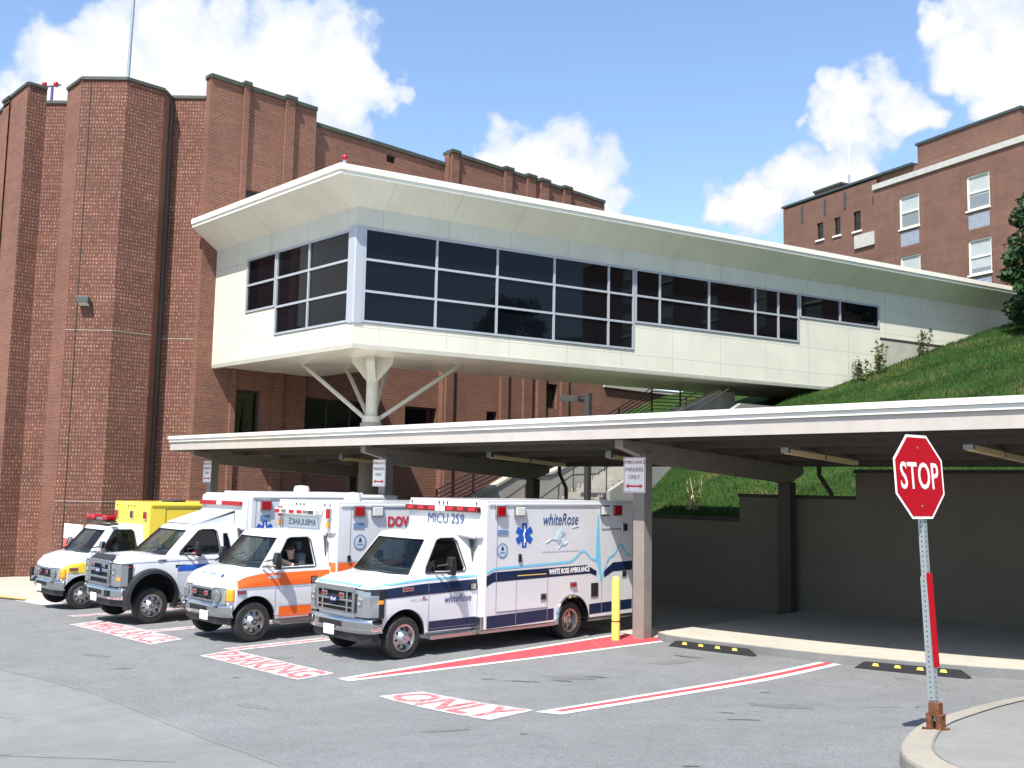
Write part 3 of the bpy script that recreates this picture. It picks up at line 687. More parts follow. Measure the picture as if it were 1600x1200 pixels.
# right pavilion and wing; windows are real openings set back in the wall
def holed(name, X, y0, y1, z0, z1, holes, mat, cap=None, thick=.3):
    ys = sorted({y0, y1, *[h[0] for h in holes], *[h[1] for h in holes]}); zs = sorted({z0, z1, *[h[2] for h in holes], *[h[3] for h in holes]})
    mb = MB()
    for a, b in zip(ys, ys[1:]):
        for c, d in zip(zs, zs[1:]):
            if any(h[0] <= a and b <= h[1] and h[2] <= c and d <= h[3] for h in holes): continue
            mb.face([(X, a, c), (X, b, c), (X, b, d), (X, a, d)])
    for a, b, c, d in holes:
        mb.face([(X, a, c), (X-thick, a, c), (X-thick, a, d), (X, a, d)]); mb.face([(X, b, c), (X, b, d), (X-thick, b, d), (X-thick, b, c)])
        mb.face([(X, a, d), (X-thick, a, d), (X-thick, b, d), (X, b, d)]); mb.face([(X, a, c), (X, b, c), (X-thick, b, c), (X-thick, a, c)])
    o = part(mb.build(name, mat, None, recalc=False), bld)
    if cap: part(MB().box(X-.5, X+.09, y0, y1, z1-.02, z1+.16).build('coping', cap), bld)
    return o
def window(X, a, b, c, d, kind='dark', thick=.3):
    fr = MB(); t = .09; x0, x1 = X-thick-.02, X-thick+.07
    fr.box(x0, x1, a, b, c, c+t); fr.box(x0, x1, a, b, d-t, d); fr.box(x0, x1, a, a+t, c+t, d-t); fr.box(x0, x1, b-t, b, c+t, d-t)
    n = max(1, round((b-a)/1.5)); 
    for i in range(1, n): y = a+(b-a)*i/n; fr.box(x0, x1, y-.05, y+.05, c+t, d-t)
    f = part(fr.build('window', M['dark_metal']), bld)
    g = MB().face([(x0+.03, a+t, c+t), (x0+.03, b-t, c+t), (x0+.03, b-t, d-t), (x0+.03, a+t, d-t)]).build('glass', M['dark_room'] if kind == 'dark' else M['room_glass'], recalc=False)
    g.parent = f
    if kind == 'curtain':
        cm = MB()
        for (s, e) in ((a+.1, a+.55), (b-.6, b-.12)):
            k = [(x0-.12-.05*math.sin(i*2.1), s+(e-s)*i/12) for i in range(13)]
            for (xa, ya), (xb, yb) in zip(k, k[1:]): 
                lean = .35 if s < (a+b)/2-.2 else .0
                cm.face([(xa, ya, c+t), (xb, yb, c+t), (xb, yb+lean*.6, d-t), (xa, ya+lean*.6, d-t)])
        cu = cm.build('curtain', M['curtain'], recalc=False); cu.parent = f
        rm = MB().box(x0-1.2, x0-1.15, a-1.0, b+2.2, c-1, d+1).build('room_backing', M['black_trim'], recalc=False); rm.parent = f
    return f
M['room_glass'] = glass('window_glass', (.55, .58, .55))
XW = -39.2
wall('wall', [P0, (XW, 19.3)], -1.6, 20.6, M['brick'], cap=M['coping'])
W1 = (21.08, 22.42, 5.0, 7.1); W0 = (21.2, 22.75, 13.6, 16.05)
holed('wall', XW, 19.3, 24.7, -1.6, 20.6, [W1, W0], M['brick'], M['coping'])
window(XW, *W1, 'curtain'); window(XW, *W0)
wall('wall', [(XW, 24.7), (XW-.35, 24.7)], -1.6, 20.6, M['brick'])
W2 = (24.9, 28.9, 5.1, 7.05); W2b = (29.2, 30.2, 5.1, 7.05); W3 = (30.75, 32.8, 5.2, 7.05); VENT = (29.1, 29.65, 19.3, 19.68)
XL = XW-.35
holed('wall', XL, 24.7, 32.9, -1.6, 20.02, [W2, W3, VENT], M['brick'], M['coping'])
window(XL, *W2); window(XL, *W3)
part(MB().box(XL-.3, XL-.2, 29.1, 29.65, 19.3, 19.68).build('vent', M['black_trim']), bld)
W4 = (36.2, 37.2, 5.0, 7.35); W5 = (41.2, 42.2, 5.0, 7.2)
holed('wall', XW, 32.9, 45.5, -1.6, 20.6, [(36.0, 36.75, 5.0, 7.1), (40.6, 41.5, 7.6, 9.0)], M['brick'], M['coping'])
window(XW, 36.0, 36.75, 5.0, 7.1); window(XW, 40.6, 41.5, 7.6, 9.0)
wall('wall', [(XL, 32.9), (XW, 32.9)], -1.6, 20.6, M['brick']); wall('wall', [(XW, 45.5), (-55, 45.5)], -1.6, 20.6, M['brick'])
for a, b, z in ((20.88, 21.12, 20.68), (23.0, 23.45, 20.68), (33.0, 33.5, 20.66), (36.9, 37.45, 20.68), (38.65, 39.3, 20.68), (39.75, 40.42, 20.68), (41.7, 42.3, 20.68)):
    o = MB().box(XW-.2, XW+.16, a, b, -1.6, z).build('pilaster', M['brick']); part(o, bld)
    part(MB().box(XW-.3, XW+.25, a-.06, b+.06, z, z+.16).build('coping', M['coping']), bld)
# roof deck a little below the parapets
part(MB().prism([(-70, 14.2, 18.9), (-45, 14.2, 18.9), (-40.5, 18.4, 18.9), (-39.9, 24, 18.9), (-39.9, 45, 18.9), (-70, 45, 18.9)], (0, 0, .2)).build('roof', M['kerb_face']), bld)
# soldier courses and faint ledges
part(MB().cyl((-41.0, 14.92, -1.2), (-41.0, 14.92, 19.5), .035, n=8).build('drainpipe', pbr('brown_pipe', (.06, .03, .024), .7)), bld)
part(MB().cyl((-40.42, 18.15, -1.2), (-40.42, 18.15, 19.4), .10, n=10).build('drainpipe', M['rear_steel']), bld)
for z in (2.2, 9.1):
    mb = MB()
    for a, b in ((P4, P3), (P3, P2), (P1, P0)):
        d = (Vector(b)-Vector(a)).normalized(); nn = Vector((d.y, -d.x))*.012
        mb.prism([(a[0]+nn.x, a[1]+nn.y, z), (b[0]+nn.x, b[1]+nn.y, z), (b[0]-nn.x, b[1]-nn.y, z), (a[0]-nn.x, a[1]-nn.y, z)], (0, 0, .035))
    part(mb.build('string_course', M['kerb']), bld)
# low entrance block with beige ledge
part(MB().box(-62, -45.1, 8.5, 13.5, -1.8, 4.55).build('entrance_block', M['brick']), bld)
part(MB().box(-62.2, -44.95, 8.3, 13.5, 4.55, 4.86).build('ledge', M['canopy_face']), bld)
mb = MB()
for k in range(6): mb.box(-45.09, -45.06, 8.6, 13.4, -.6+k*.85, -.5+k*.85)
part(mb.build('rustication', M['black_trim']), bld)
# window on the far left wing
part(MB().box(-50.4, -48.9, 13.5, 13.62, 13.6, 16.3).build('window', M['dark_room']), bld)

# things on and at the building
t = thing('flagpole', 'tall thin grey pole standing on the octagonal brick tower', 'flagpole', (-44.9, 17.96, 19))
MB().cyl((0, 0, 0), (.15, .1, 14), .085, .05, 12).build('pole', M['grey_metal'], t); MB().cyl((0, 0, 0), (0, 0, .3), .2, n=12).build('base', M['grey_metal'], t)
t = thing('roof_beacon', 'pair of red warning lamps on a purple bracket behind the left parapet', 'beacon', (-45.45, 14.85, 19.55))
MB().cyl((0, 0, 0), (0, 0, 1.05), .06, n=10).build('post', pbr('violet_post', (.10, .05, .30), .5), t)
for dx in (-.28, .12): MB().lathe((dx, dx*.9, 1.05), (0, 0, 1), [(0, .10), (.13, .11), (.2, .07), (.22, 0)], 14).build('lamp', M['lamp_red'], t, smooth=40)
MB().beam((-.34, -.3, 1.02), (.3, .27, 1.12), .05, .05).build('arm', M['dark_metal'], t)
t = thing('wall_lamp', 'small dark floodlight box fixed high on the brick tower', 'floodlight', (-40.75, 15.17, 10.15), R(45))
MB().prism([(-.24, -.02, -.05), (.24, -.02, -.05), (.24, -.36, .05), (-.24, -.36, .05)], (0, 0, .26)).build('housing', pbr('lamp_housing', (.06, .075, .07), .45), t, bevel=.02)
MB().face([(-.2, -.35, .045), (.2, -.35, .045), (.2, -.06, -.055), (-.2, -.06, -.055)]).build('lens', M['lamp_clear'], t)
MB().box(-.12, .12, -.03, .08, .0, .18).build('bracket', M['dark_metal'], t)
t = thing('notice_sign', 'white and red notice board on a post left of the yellow ambulance', 'sign', (-33.4, 12.5, -.55))
MB().cyl((0, .03, 0), (0, .03, 2.2), .035, n=8).build('post', M['grey_metal'], t)
MB().box(-.78, .78, -.02, .0, 1.72, 2.2).build('board', pbr('notice_white', (.82, .82, .82), .4), t)
bo = MB().box(-.78, .78, -.02, .0, 1.2, 1.70).build('lower_board', pbr('notice_red', (.55, .10, .10), .5), t)
MB().box(-.5, .5, -.026, -.02, 1.34, 1.58).build('red_panel', M['red_decal'], bo)

# ================================================================== ENCLOSED FOOTBRIDGE
C0 = Vector((-28.85, 20, 0)); TD = Vector((.249, .969, 0)).normalized(); ND = Vector((TD.y, -TD.x, 0))
br = thing('enclosed_footbridge', 'cream clad enclosed footbridge with dark ribbon windows and flared white roof', 'footbridge', (C0.x, C0.y, 0))
def bp(o): return part(o, br)
def LW(t, z, off=0): q = C0+TD*t+ND*off; return (q.x, q.y, z)          # long face
def FW(d, z, off=0): return (C0.x-d, C0.y-off, z)                       # end face, d metres left of the corner
ZT, ZB = 13.0, 8.06
LONG = 41.0; FACE = 10.35
mb = MB()
# long wall with stepped window opening
steps = [(.12, 12.28, 8.82, 12.3), (12.28, 21.72, 9.97, 12.3), (21.72, 27.15, 11.14, 12.3)]
def quad(f, a, b, c, d): mb.face([f(a, c), f(b, c), f(b, d), f(a, d)])
for t0, t1, zb, zt in steps: quad(LW, t0, t1, ZB, zb); quad(LW, t0, t1, zt, ZT)
quad(LW, 0, .12, ZB, ZT); quad(LW, 27.15, LONG, ZB, ZT)
fsteps = [(.12, 5.33, 8.82, 12.22), (5.33, 7.65, 9.95, 12.22)]
def quadf(a, b, c, d): mb.face([FW(b, c), FW(a, c), FW(a, d), FW(b, d)])
for t0, t1, zb, zt in fsteps: quadf(t0, t1, ZB, zb); quadf(t0, t1, zt, ZT)
quadf(0, .12, ZB, ZT); quadf(7.65, FACE, ZB, ZT)
bp(mb.build('wall', M['panel'], recalc=False))
# back walls
BK = [(-39.2, 25.1), (-33.25, 25.1)]; e = Vector((-33.25, 25.1, 0))+TD*37; BK.append((e.x, e.y))
mb = MB()
for a, b in zip(BK, BK[1:]): mb.face([(a[0], a[1], ZB), (a[0], a[1], ZT+.9), (b[0], b[1], ZT+.9), (b[0], b[1], ZB)])
bp(mb.build('rear_wall', M['panel'], recalc=False))
# window ribbons
def ribbon(name, F, cols_rows, corner):
    fr = MB(); gl = MB(); t = .042
    def bar(a, b, c, d, o0=-.06, o1=.045): fr.loft([[F(a, c, o0), F(b, c, o0), F(b, c, o1), F(a, c, o1)], [F(a, d, o0), F(b, d, o0), F(b, d, o1), F(a, d, o1)]])
    for (us, zs) in cols_rows:
        for u in us: bar(u-t, u+t, zs[0]-t, zs[-1]+t)
        for a, b in zip(us, us[1:]):
            for z in zs: bar(a+t, b-t, z-t, z+t, -.055, .04)
            for c, d in zip(zs, zs[1:]):
                q = [F(a+t, c+t, -.02), F(b-t, c+t, -.02), F(b-t, d-t, -.02), F(a+t, d-t, -.02)]
                gl.face(q if name == 'L' else q[::-1])
    f = bp(fr.build('ribbon_window', M['alu'])); g = gl.build('glass', M['dark_glass'], recalc=False); part(g, br); 
    g.parent = f; g.matrix_parent_inverse = Matrix(); return f
ribbon('L', LW, [([.35, 3.18, 5.75, 8.33, 10.96, 12.22], [8.88, 9.97, 11.12, 12.24]), ([12.34, 13.6, 16.3, 19.0, 20.4, 21.66], [10.03, 11.14, 12.24]), ([21.78, 24.4, 27.09], [11.2, 12.24])], True)
ribbon('F', FW, [([.35, 2.97, 5.27], [8.88, 9.95, 11.1, 12.16]), ([5.39, 7.6], [10.01, 11.1, 12.16])], True)
# corner mullion
mb = MB(); mb.prism([LW(.3, 8.8, .05)[:2]+(8.8,), LW(0, 8.8, .05)[:2]+(8.8,), (C0.x, C0.y-.05, 8.8), (C0.x-.3, C0.y-.05, 8.8), (C0.x-.3, C0.y+.1, 8.8), LW(.3, 8.8, -.1)[:2]+(8.8,)], (0, 0, 3.5))
bp(mb.build('corner_mullion', M['alu']))
# eave: flared soffit, two-step fascia, roof
def corner_off(o1, o2):  # offset o1 from end face, o2 from long face
    b = -o1; a = (o2+ND.y*o1)/ND.x; return C0+Vector((a, b, 0))
def eave_line(o1, o2, z):
    k = corner_off(o1, o2); l = (C0.x-FACE, C0.y-o1, z); r = C0+TD*38.6+ND*o2
    return [l, (k.x, k.y, z), (r.x, r.y, z)]
O1, O2 = 1.2, .95
def strip(name, lines, mat):
    mb = MB()
    for A_, B_ in zip(lines, lines[1:]):
        for i in range(2): mb.face([A_[i], A_[i+1], B_[i+1], B_[i]])
    return bp(mb.build(name, mat, recalc=False))
strip('soffit', [eave_line(O1, O2, 13.80), eave_line(.0, .0, 13.0)][::-1], M['eave'])
strip('fascia', [eave_line(O1, O2, 13.80), eave_line(O1, O2, 13.93), eave_line(O1+.05, O2+.05, 13.94), eave_line(O1+.05, O2+.05, 14.12)], M['white_trim'])
mb = MB(); L_ = eave_line(O1+.05, O2+.05, 14.12); top = [L_[0], L_[1], L_[2], (BK[2][0], BK[2][1], 14.12), (-33.25, 25.1, 14.12), (C0.x-FACE, 25.1, 14.12)]
mb.prism(top, (0, 0, .03)); bp(mb.build('roof', M['white_trim']))
mb = MB(); mb.face([(C0.x-FACE, 20-O1, 13.8), (C0.x-FACE, 20-O1, 14.12), (C0.x-FACE, 20, 14.12), (C0.x-FACE, 20, 13.0)]); bp(mb.build('fascia_end', M['white_trim'], recalc=False))
# floor soffit with lower grey edge trim
k = [(C0.x-FACE, C0.y+.02, 7.98), (C0.x, C0.y+.02, 7.98), LW(LONG-4, 7.98, -.02), (BK[2][0], BK[2][1], 7.98), (BK[1][0], BK[1][1], 7.98), (C0.x-FACE, 25.1, 7.98)]
bp(MB().prism(k, (0, 0, .07)).build('floor_soffit', M['soffit']))
mb = MB()
mb.loft([[FW(FACE, 7.9, -.25), FW(FACE, 7.9, -.02), FW(FACE, 8.06, .02), FW(FACE, 8.06, -.25)], [(C0.x, C0.y+.25, 7.9), (C0.x, C0.y+.02, 7.9), (C0.x+.02, C0.y-.02, 8.06), (C0.x, C0.y+.25, 8.06)], [LW(LONG-4, 7.9, -.25), LW(LONG-4, 7.9, -.02), LW(LONG-4, 8.06, .02), LW(LONG-4, 8.06, -.25)]])
bp(mb.build('edge_trim', M['steel_cream']))
bp(MB().loft([[LW(27.2, 6, -.1), LW(27.2, 6, .03), LW(27.2, 10.62, .03), LW(27.2, 10.62, -.1)], [LW(40, 6, -.1), LW(40, 6, .03), LW(40, 10.62, .03), LW(40, 10.62, -.1)]]).build('abutment', M['concrete']))
bp(MB().loft([[LW(27.15, 10.62, -.05), LW(27.15, 10.62, .05), LW(27.15, 10.72, .05), LW(27.15, 10.72, -.05)], [LW(36, 10.62, -.05), LW(36, 10.62, .05), LW(36, 10.72, .05), LW(36, 10.72, -.05)]]).build('flashing', M['dark_metal']))
# pier with four raking struts
pr = bp(MB().cyl((-31.16, 22.6, 5.45), (-31.16, 22.6, 7.98), .23, n=24).build('pier', M['steel_cream'], smooth=40))
def sub(o): o.parent = pr; o.matrix_parent_inverse = Matrix(); o.matrix_parent_inverse = pr.matrix_parent_inverse.inverted() @ Matrix() if False else Matrix(); return o
pr.matrix_parent_inverse = br.matrix_basis.inverted()
def subp(o): o.parent = pr; return o
subp(MB().cyl((-31.16, 22.6, -.6), (-31.16, 22.6, 5.45), .42, n=28).build('pier_base', M['stair_conc'], smooth=40))
subp(MB().cyl((-31.16, 22.6, 5.46), (-31.16, 22.6, 5.72), .36, n=24).build('collar', M['steel_cream'], smooth=40))
for q in ((-35.4, 22.1), (-30.3, 26.3), (-35.4, 24.3), (-34.0, 25.4)):
    d = (Vector((*q, 0))-Vector((-31.16, 22.6, 0))).normalized()*.3
    subp(MB().cyl((-31.16+d.x, 22.6+d.y, 5.62), (*q, 8.0), .088, n=14).build('strut', M['steel_cream'], smooth=40))
rt = Vector((.69, .72, 0)).normalized()
mb = MB(); c_ = Vector((-31.16, 22.6, 0)); f_ = Vector((rt.y, -rt.x, 0))*.16
pl = [(-.80, 7.98), (.80, 7.98), (.80, 7.78), (.2, 7.05), (-.2, 7.05), (-.80, 7.78)]
mb.prism([tuple((c_+rt*a-f_).xy)+(z,) for a, z in pl], f_*2)
rt2 = Vector((rt.y, -rt.x, 0)); f2 = rt*.16
mb.prism([tuple((c_+rt2*a-f2).xy)+(z,) for a, z in pl], f2*2)
subp(mb.build('haunch', M['steel_cream']))
t = thing('roof_beacon', 'small red lamp on a white stub at the footbridge roof corner', 'beacon', (-28.7, 19.3, 14.15))
MB().cyl((0, 0, 0), (0, 0, .33), .10, .07, 12).build('stub', M['grey_metal'], t, smooth=40)
MB().sphere((0, 0, .42), .13, 8, .9).build('lamp', M['lamp_red'], t, smooth=60)

# ================================================================== PARKING CANOPY
cn = thing('parking_canopy', 'long flat roofed carport with white lipped beige fascia over the ambulance bays', 'carport', (-13.45, 16.95, 0))
def cp(o): return part(o, cn)
XA, XB, YF, YR = -33.75, 5.0, 15.8, 23.65
def dk(y): return 4.30-.052*(y-YF)
mb = MB()
mb.box(XA, XB, YF, YF+.06, 4.19, 4.47); cp(mb.build('fascia', M['canopy_face']))
mb = MB(); mb.box(XA-.02, XB, YF-.05, YF+.06, 4.474, 4.565); mb.box(XA-.04, XB, YF-.09, YF+.06, 4.57, 4.68); cp(mb.build('roof_lip', M['canopy_lip']))
mb = MB(); mb.box(XA-.0, XA+.06, YF+.06, YR, 4.15, 4.47); cp(mb.build('end_fascia', M['canopy_face']))
mb = MB(); mb.prism([(XA, YF+.06, 4.46), (XB, YF+.06, 4.46), (XB, YR, 4.46-.052*(YR-YF)), (XA, YR, 4.46-.052*(YR-YF))], (0, 0, .12)); cp(mb.build('roof_deck', M['canopy_under'])); cp(MB().prism([(XA, YF+.06, 4.585), (XB, YF+.06, 4.585), (XB, YR, 4.585-.052*(YR-YF)), (XA, YR, 4.585-.052*(YR-YF))], (0, 0, .02)).build('roof_bounce_sheet', pbr('pale_bounce_sheet', (.50, .49, .46), .8, vary=.12, vscale=.8)))  # unseen pale top sheet, added to bounce light up onto the footbridge soffit
mb = MB()
x = XA+.3
while x < XB:                                            # ribs of the deck underside
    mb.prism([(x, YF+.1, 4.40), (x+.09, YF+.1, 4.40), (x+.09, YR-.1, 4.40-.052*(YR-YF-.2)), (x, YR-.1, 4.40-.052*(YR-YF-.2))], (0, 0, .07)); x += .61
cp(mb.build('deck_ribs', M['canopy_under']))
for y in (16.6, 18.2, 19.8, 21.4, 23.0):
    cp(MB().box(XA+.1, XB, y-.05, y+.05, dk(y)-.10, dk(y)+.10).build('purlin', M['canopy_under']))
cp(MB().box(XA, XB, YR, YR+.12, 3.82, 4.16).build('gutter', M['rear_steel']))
for i, x in enumerate((-32.75, -22.6, -13.45, -4.3)):
    zb = G(x, 16.95)
    cp(MB().box(x-.15, x+.15, 16.82, 17.10, zb-.1, 3.95).build('front_post', M['canopy_steel'], bevel=.012))
    cp(MB().prism([(x-.11, 16.15, 4.02), (x-.11, 16.72, 3.89), (x-.11, 17.2, 3.72), (x-.11, 22.4, 3.40), (x-.11, 22.8, 3.36), (x-.11, 23.5, 3.62), (x-.11, 23.5, dk(23.5)-.1), (x-.11, 16.15, 4.19)], (.22, 0, 0)).build('beam', M['canopy_steel']))
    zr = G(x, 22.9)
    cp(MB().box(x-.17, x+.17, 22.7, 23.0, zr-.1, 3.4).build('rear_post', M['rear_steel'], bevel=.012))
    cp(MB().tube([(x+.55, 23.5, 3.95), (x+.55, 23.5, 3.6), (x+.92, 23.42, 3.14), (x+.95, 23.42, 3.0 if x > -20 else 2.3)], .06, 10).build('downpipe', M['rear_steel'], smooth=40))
lamp0 = None
for i, (x, y) in enumerate(((-10.96, 18.6), (-7.1, 18.3), (-20.6, 19.1), (-16.5, 19.45), (-28.2, 19.3))):
    zz = 4.06-.052*(y-18.6)
    lb = ['first strip light right of the centre post under the carport roof', 'strip light behind the stop sign under the carport roof edge', 'strip light over the white cabs left of the centre post, under carport roof', 'strip light just behind the centre parking sign under carport roof',
          'faint strip light in the dark left end of the carport'][i]
    if i == 0:
        lamp0 = thing('strip_light', lb, 'light', (x, y, zz), 0, 'strip lights under the carport roof')
        MB().prism([(-.06, 0, 0), (.06, 0, 0), (.06, 3.1, -.16), (-.06, 3.1, -.16)], (0, 0, .05)).build('housing', M['canopy_steel'], lamp0)
        MB().prism([(-.075, .06, -.105), (.075, .06, -.105), (.075, 3.04, -.259), (-.075, 3.04, -.259)], (0, 0, .10)).build('diffuser', M['tube_light'], lamp0)
        MB().box(-.09, .09, -.06, .03, -.09, .10).build('end_cap', M['grey_metal'], lamp0)
        MB().box(-.078, .078, 1.52, 1.56, -.186, -.07).build('joint', M['rust'], lamp0)
    else: copy_tree(lamp0, (x, y, zz), None, lb)

# signs on the front posts
M['sign_ink_dark'] = pbr('dark_maroon_ink', (.16, .008, .02), .5)
def parking_sign(x, label):
    t = thing('parking_sign', label, 'sign', (x-.10, 16.79, 3.08), 0, 'ambulance parking signs on the carport posts')
    MB().box(-.30, .30, 0, .012, 0, .76).build('plate', M['sign_white'], t, bevel=.004)
    a = [text('t', s, .125 if s != 'AMBULANCE' else .108, (0, -.003, z), (1, 0, 0), (0, 0, 1), M['sign_ink_dark'], depth=.0012, sx=.95) for s, z in (('AMBULANCE', .65), ('PARKING', .49), ('ONLY', .33))]
    join_meshes('lettering', a, t)
    ar = MB(); ar.prism([(-.24, -.001, .14), (-.15, -.001, .085), (-.15, -.001, .12), (.15, -.001, .12), (.15, -.001, .085), (.24, -.001, .14), (.15, -.001, .195), (.15, -.001, .16), (-.15, -.001, .16), (-.15, -.001, .195)], (0, -.004, 0))
    ar.build('arrow', M['red_decal'], t)
    bd = MB()
    for (a0, a1, b0, b1) in ((-.285, .285, .012, .022), (-.285, .285, .738, .748), (-.285, -.275, .022, .738), (.275, .285, .022, .738)): bd.box(a0, a1, -.003, -.001, b0, b1)
    bd.build('border', M['sign_ink'], t)
parking_sign(-13.45, 'parking sign with red double arrow on the post beside the yellow bollard')
parking_sign(-22.6, 'parking sign with red double arrow above the middle white ambulance boxes')
parking_sign(-32.75, 'parking sign with red double arrow on the leftmost, farthest carport post')

t = thing('bollard', 'yellow steel bollard on the red painted island beside the carport post', 'bollard', (-13.62, 16.3, G(-13.62, 16.3)))
MB().lathe((0, 0, 0), (0, 0, 1), [(-.1, .088), (1.22, .088), (1.27, .08), (1.31, .055), (1.325, .0)], 24).build('pipe', M['yellow'], t, smooth=50)
MB().lathe((0, 0, .38), (0, 0, 1), [(0, .089), (.03, .0895)], 24, False, False).build('rust_band', M['rust'], t)

wedge0 = None
for i, (x, y, lb) in enumerate(((-11.42, 16.55, 'black rubber wheel stop with yellow markers in the empty bay by the bollard'), (-7.5, 16.62, 'black rubber wheel stop with yellow markers behind the stop sign post'))):
    z = G(x, y); rz = math.atan2(G(x+1, y)-G(x-1, y), 2)
    if i == 0:
        t = wedge0 = thing('wheel_stop', lb, 'wheel stop', (x, y, z), 0, 'rubber wheel stops in the empty bays')
        sec = lambda x, s: [(x, -.08, -.01), (x, .08, -.01), (x, .06*s+.08*(1-s), .12*s-.01*(1-s)), (x, -.06*s-.08*(1-s), .12*s-.01*(1-s))]
        MB().loft([sec(-.98, .05), sec(-.80, 1), sec(.80, 1), sec(.98, .05)]).build('body', M['rubber'], t, bevel=.01)
        for k in (-.57, -.19, .19, .57):
            MB().prism([(k-.06, -.068, .072), (k+.06, -.068, .072), (k+.04, -.064, .118), (k-.04, -.064, .118)], (0, -.006, 0)).build('reflector', M['yellow'], t)
    else: t = copy_tree(wedge0, (x, y, z), None, lb)
    t.rotation_euler = (0, -rz, R(1.5))

# ================================================================== RETAINING WALL
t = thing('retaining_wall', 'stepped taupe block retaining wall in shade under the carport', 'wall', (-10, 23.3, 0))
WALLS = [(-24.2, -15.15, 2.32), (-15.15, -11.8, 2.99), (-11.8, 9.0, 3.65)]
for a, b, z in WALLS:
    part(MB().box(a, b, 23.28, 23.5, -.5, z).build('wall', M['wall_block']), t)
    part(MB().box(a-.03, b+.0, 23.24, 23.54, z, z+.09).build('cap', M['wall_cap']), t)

# ================================================================== STAIRS AND RAILINGS
st = thing('concrete_stairs', 'weathered concrete stairs climbing the grass bank behind the carport', 'stairs', (-25, 24, 0))
mb = MB(); prof = []; y, z = 23.7, 1.15
segs = []
# (tread y0, z) for the whole run
steps_ = []
for k in range(8): steps_.append((23.9+.3*k, 1.45+.17*k))
y, z = 26.3, 2.64; steps_.append((y, z)); y = 27.6
for k in range(24): steps_.append((27.6+.36*k, 2.81+.163*k))
mb = MB()
for (a, z), (b, z2) in zip(steps_, steps_[1:]+[(39, 6.9)]): mb.box(-25.95, -23.75, a, b, z-1.2, z)
part(mb.build('steps', M['stair_conc']), st)
ck = [(23.3, 0.4), (23.55, 2.72), (25.42, 3.56), (26.2, 3.57), (27.1, 3.58), (38.4, 7.64), (39.6, 7.7), (39.6, 4.0), (26, .4)]
part(MB().prism([(-26.25, a, b) for a, b in ck], (.26, 0, 0)).build('cheek_wall', M['stair_conc']), st)
part(MB().prism([(-26.3, 23.5, 2.72), (-26.3, 25.42, 3.56), (-26.3, 27.1, 3.58), (-26.3, 38.4, 7.64), (-26.3, 38.4, 7.74), (-26.3, 27.1, 3.68), (-26.3, 25.42, 3.66), (-26.3, 23.5, 2.82)], (.36, 0, 0)).build('coping', M['concrete']), st)
part(MB().prism([(-23.75, 27.8, 1.0), (-23.75, 27.8, 3.05), (-23.75, 36.4, 6.85), (-23.75, 39, 6.9), (-23.75, 39, 2)], (.2, 0, 0)).build('cheek_wall', M['stair_conc']), st)
for X, off in ((-25.6, .92), (-23.95, .95)):
    mb = MB()
    pts = [(X, 23.9, 1.45+off), (X, 26.2, 2.64+off), (X, 27.5, 2.70+off), (X, 36.0, 6.5+off)]
    mb.tube(pts, .028, 8)
    for a, z in steps_[::5]: mb.cyl((X, a+.1, z), (X, a+.1, z+off-.02+.05), .022, n=8)
    part(mb.build('handrail', M['dark_metal'], smooth=40), st)
part(MB().tube([(-25.75, 24.2, 2.5), (-25.75, 25.6, 3.2), (-25.75, 26.1, 3.15)], .03, 8).build('wall_rail', M['rail']), st)
rl = thing('metal_railing', 'purple brown pipe railing sloping up in front of the brick wing', 'railing', (-30, 26, .4))
def part2(o): return part(o, rl)
RP = [(25.0, 2.95), (28.8, 4.4), (33.5, 5.75), (38.5, 8.05), (43, 8.25)]
for k in range(7):
    part2(MB().tube([(-30, a, b-.17*k) for a, b in RP], .026, 7).build('rail', M['rail'], smooth=40))
for a in (25.0, 26.9, 28.8, 31.1, 33.5, 36, 38.5, 40.8, 43):
    zt = float(np.interp(a, [p[0] for p in RP], [p[1] for p in RP])); part2(MB().box(-30.03, -29.97, a-.03, a+.03, .3, zt).build('post', M['rail']))
part2(MB().prism([(-31.4, 24.8, .4), (-31.4, 24.8, 1.7), (-31.4, 28.8, 3.1), (-31.4, 33.5, 4.5), (-31.4, 38.5, 6.8), (-31.4, 43, 7.0), (-31.4, 43, .4)], (1.35, 0, 0)).build('ramp', M['brick']))
gw = thing('garden_wall', 'low brick wall with beige cap running on from the brick wing', 'wall', (-39.2, 52, 0))
part(MB().box(-39.5, -39.2, 45.55, 62, -1, 9.2).build('wall', M['brick']), gw); part(MB().box(-39.6, -39.05, 45.55, 62, 9.2, 9.45).build('cap', M['canopy_face']), gw)

t = thing('area_light', 'dark shoebox lamp on a square pole behind the carport roof', 'lamp post', (-23.05, 26.0, 2.4))
MB().box(-.09, .09, -.09, .09, -1.5, 4.05).build('pole', M['dark_metal'], t)
MB().beam((-.05, 0, 3.88), (-.35, -.02, 3.88), .07, .07).build('arm', M['dark_metal'], t)
hd = MB().prism([(-.35, -.2, 3.76), (-.35, .2, 3.76), (-1.15, .14, 3.80), (-1.15, -.26, 3.80)], (0, 0, .22)).build('head', M['dark_metal'], t, bevel=.02)
MB().face([(-.42, -.14, 3.762), (-.42, .14, 3.762), (-1.08, .1, 3.795), (-1.08, -.2, 3.795)][::-1]).build('lens', M['lamp_clear'], t)

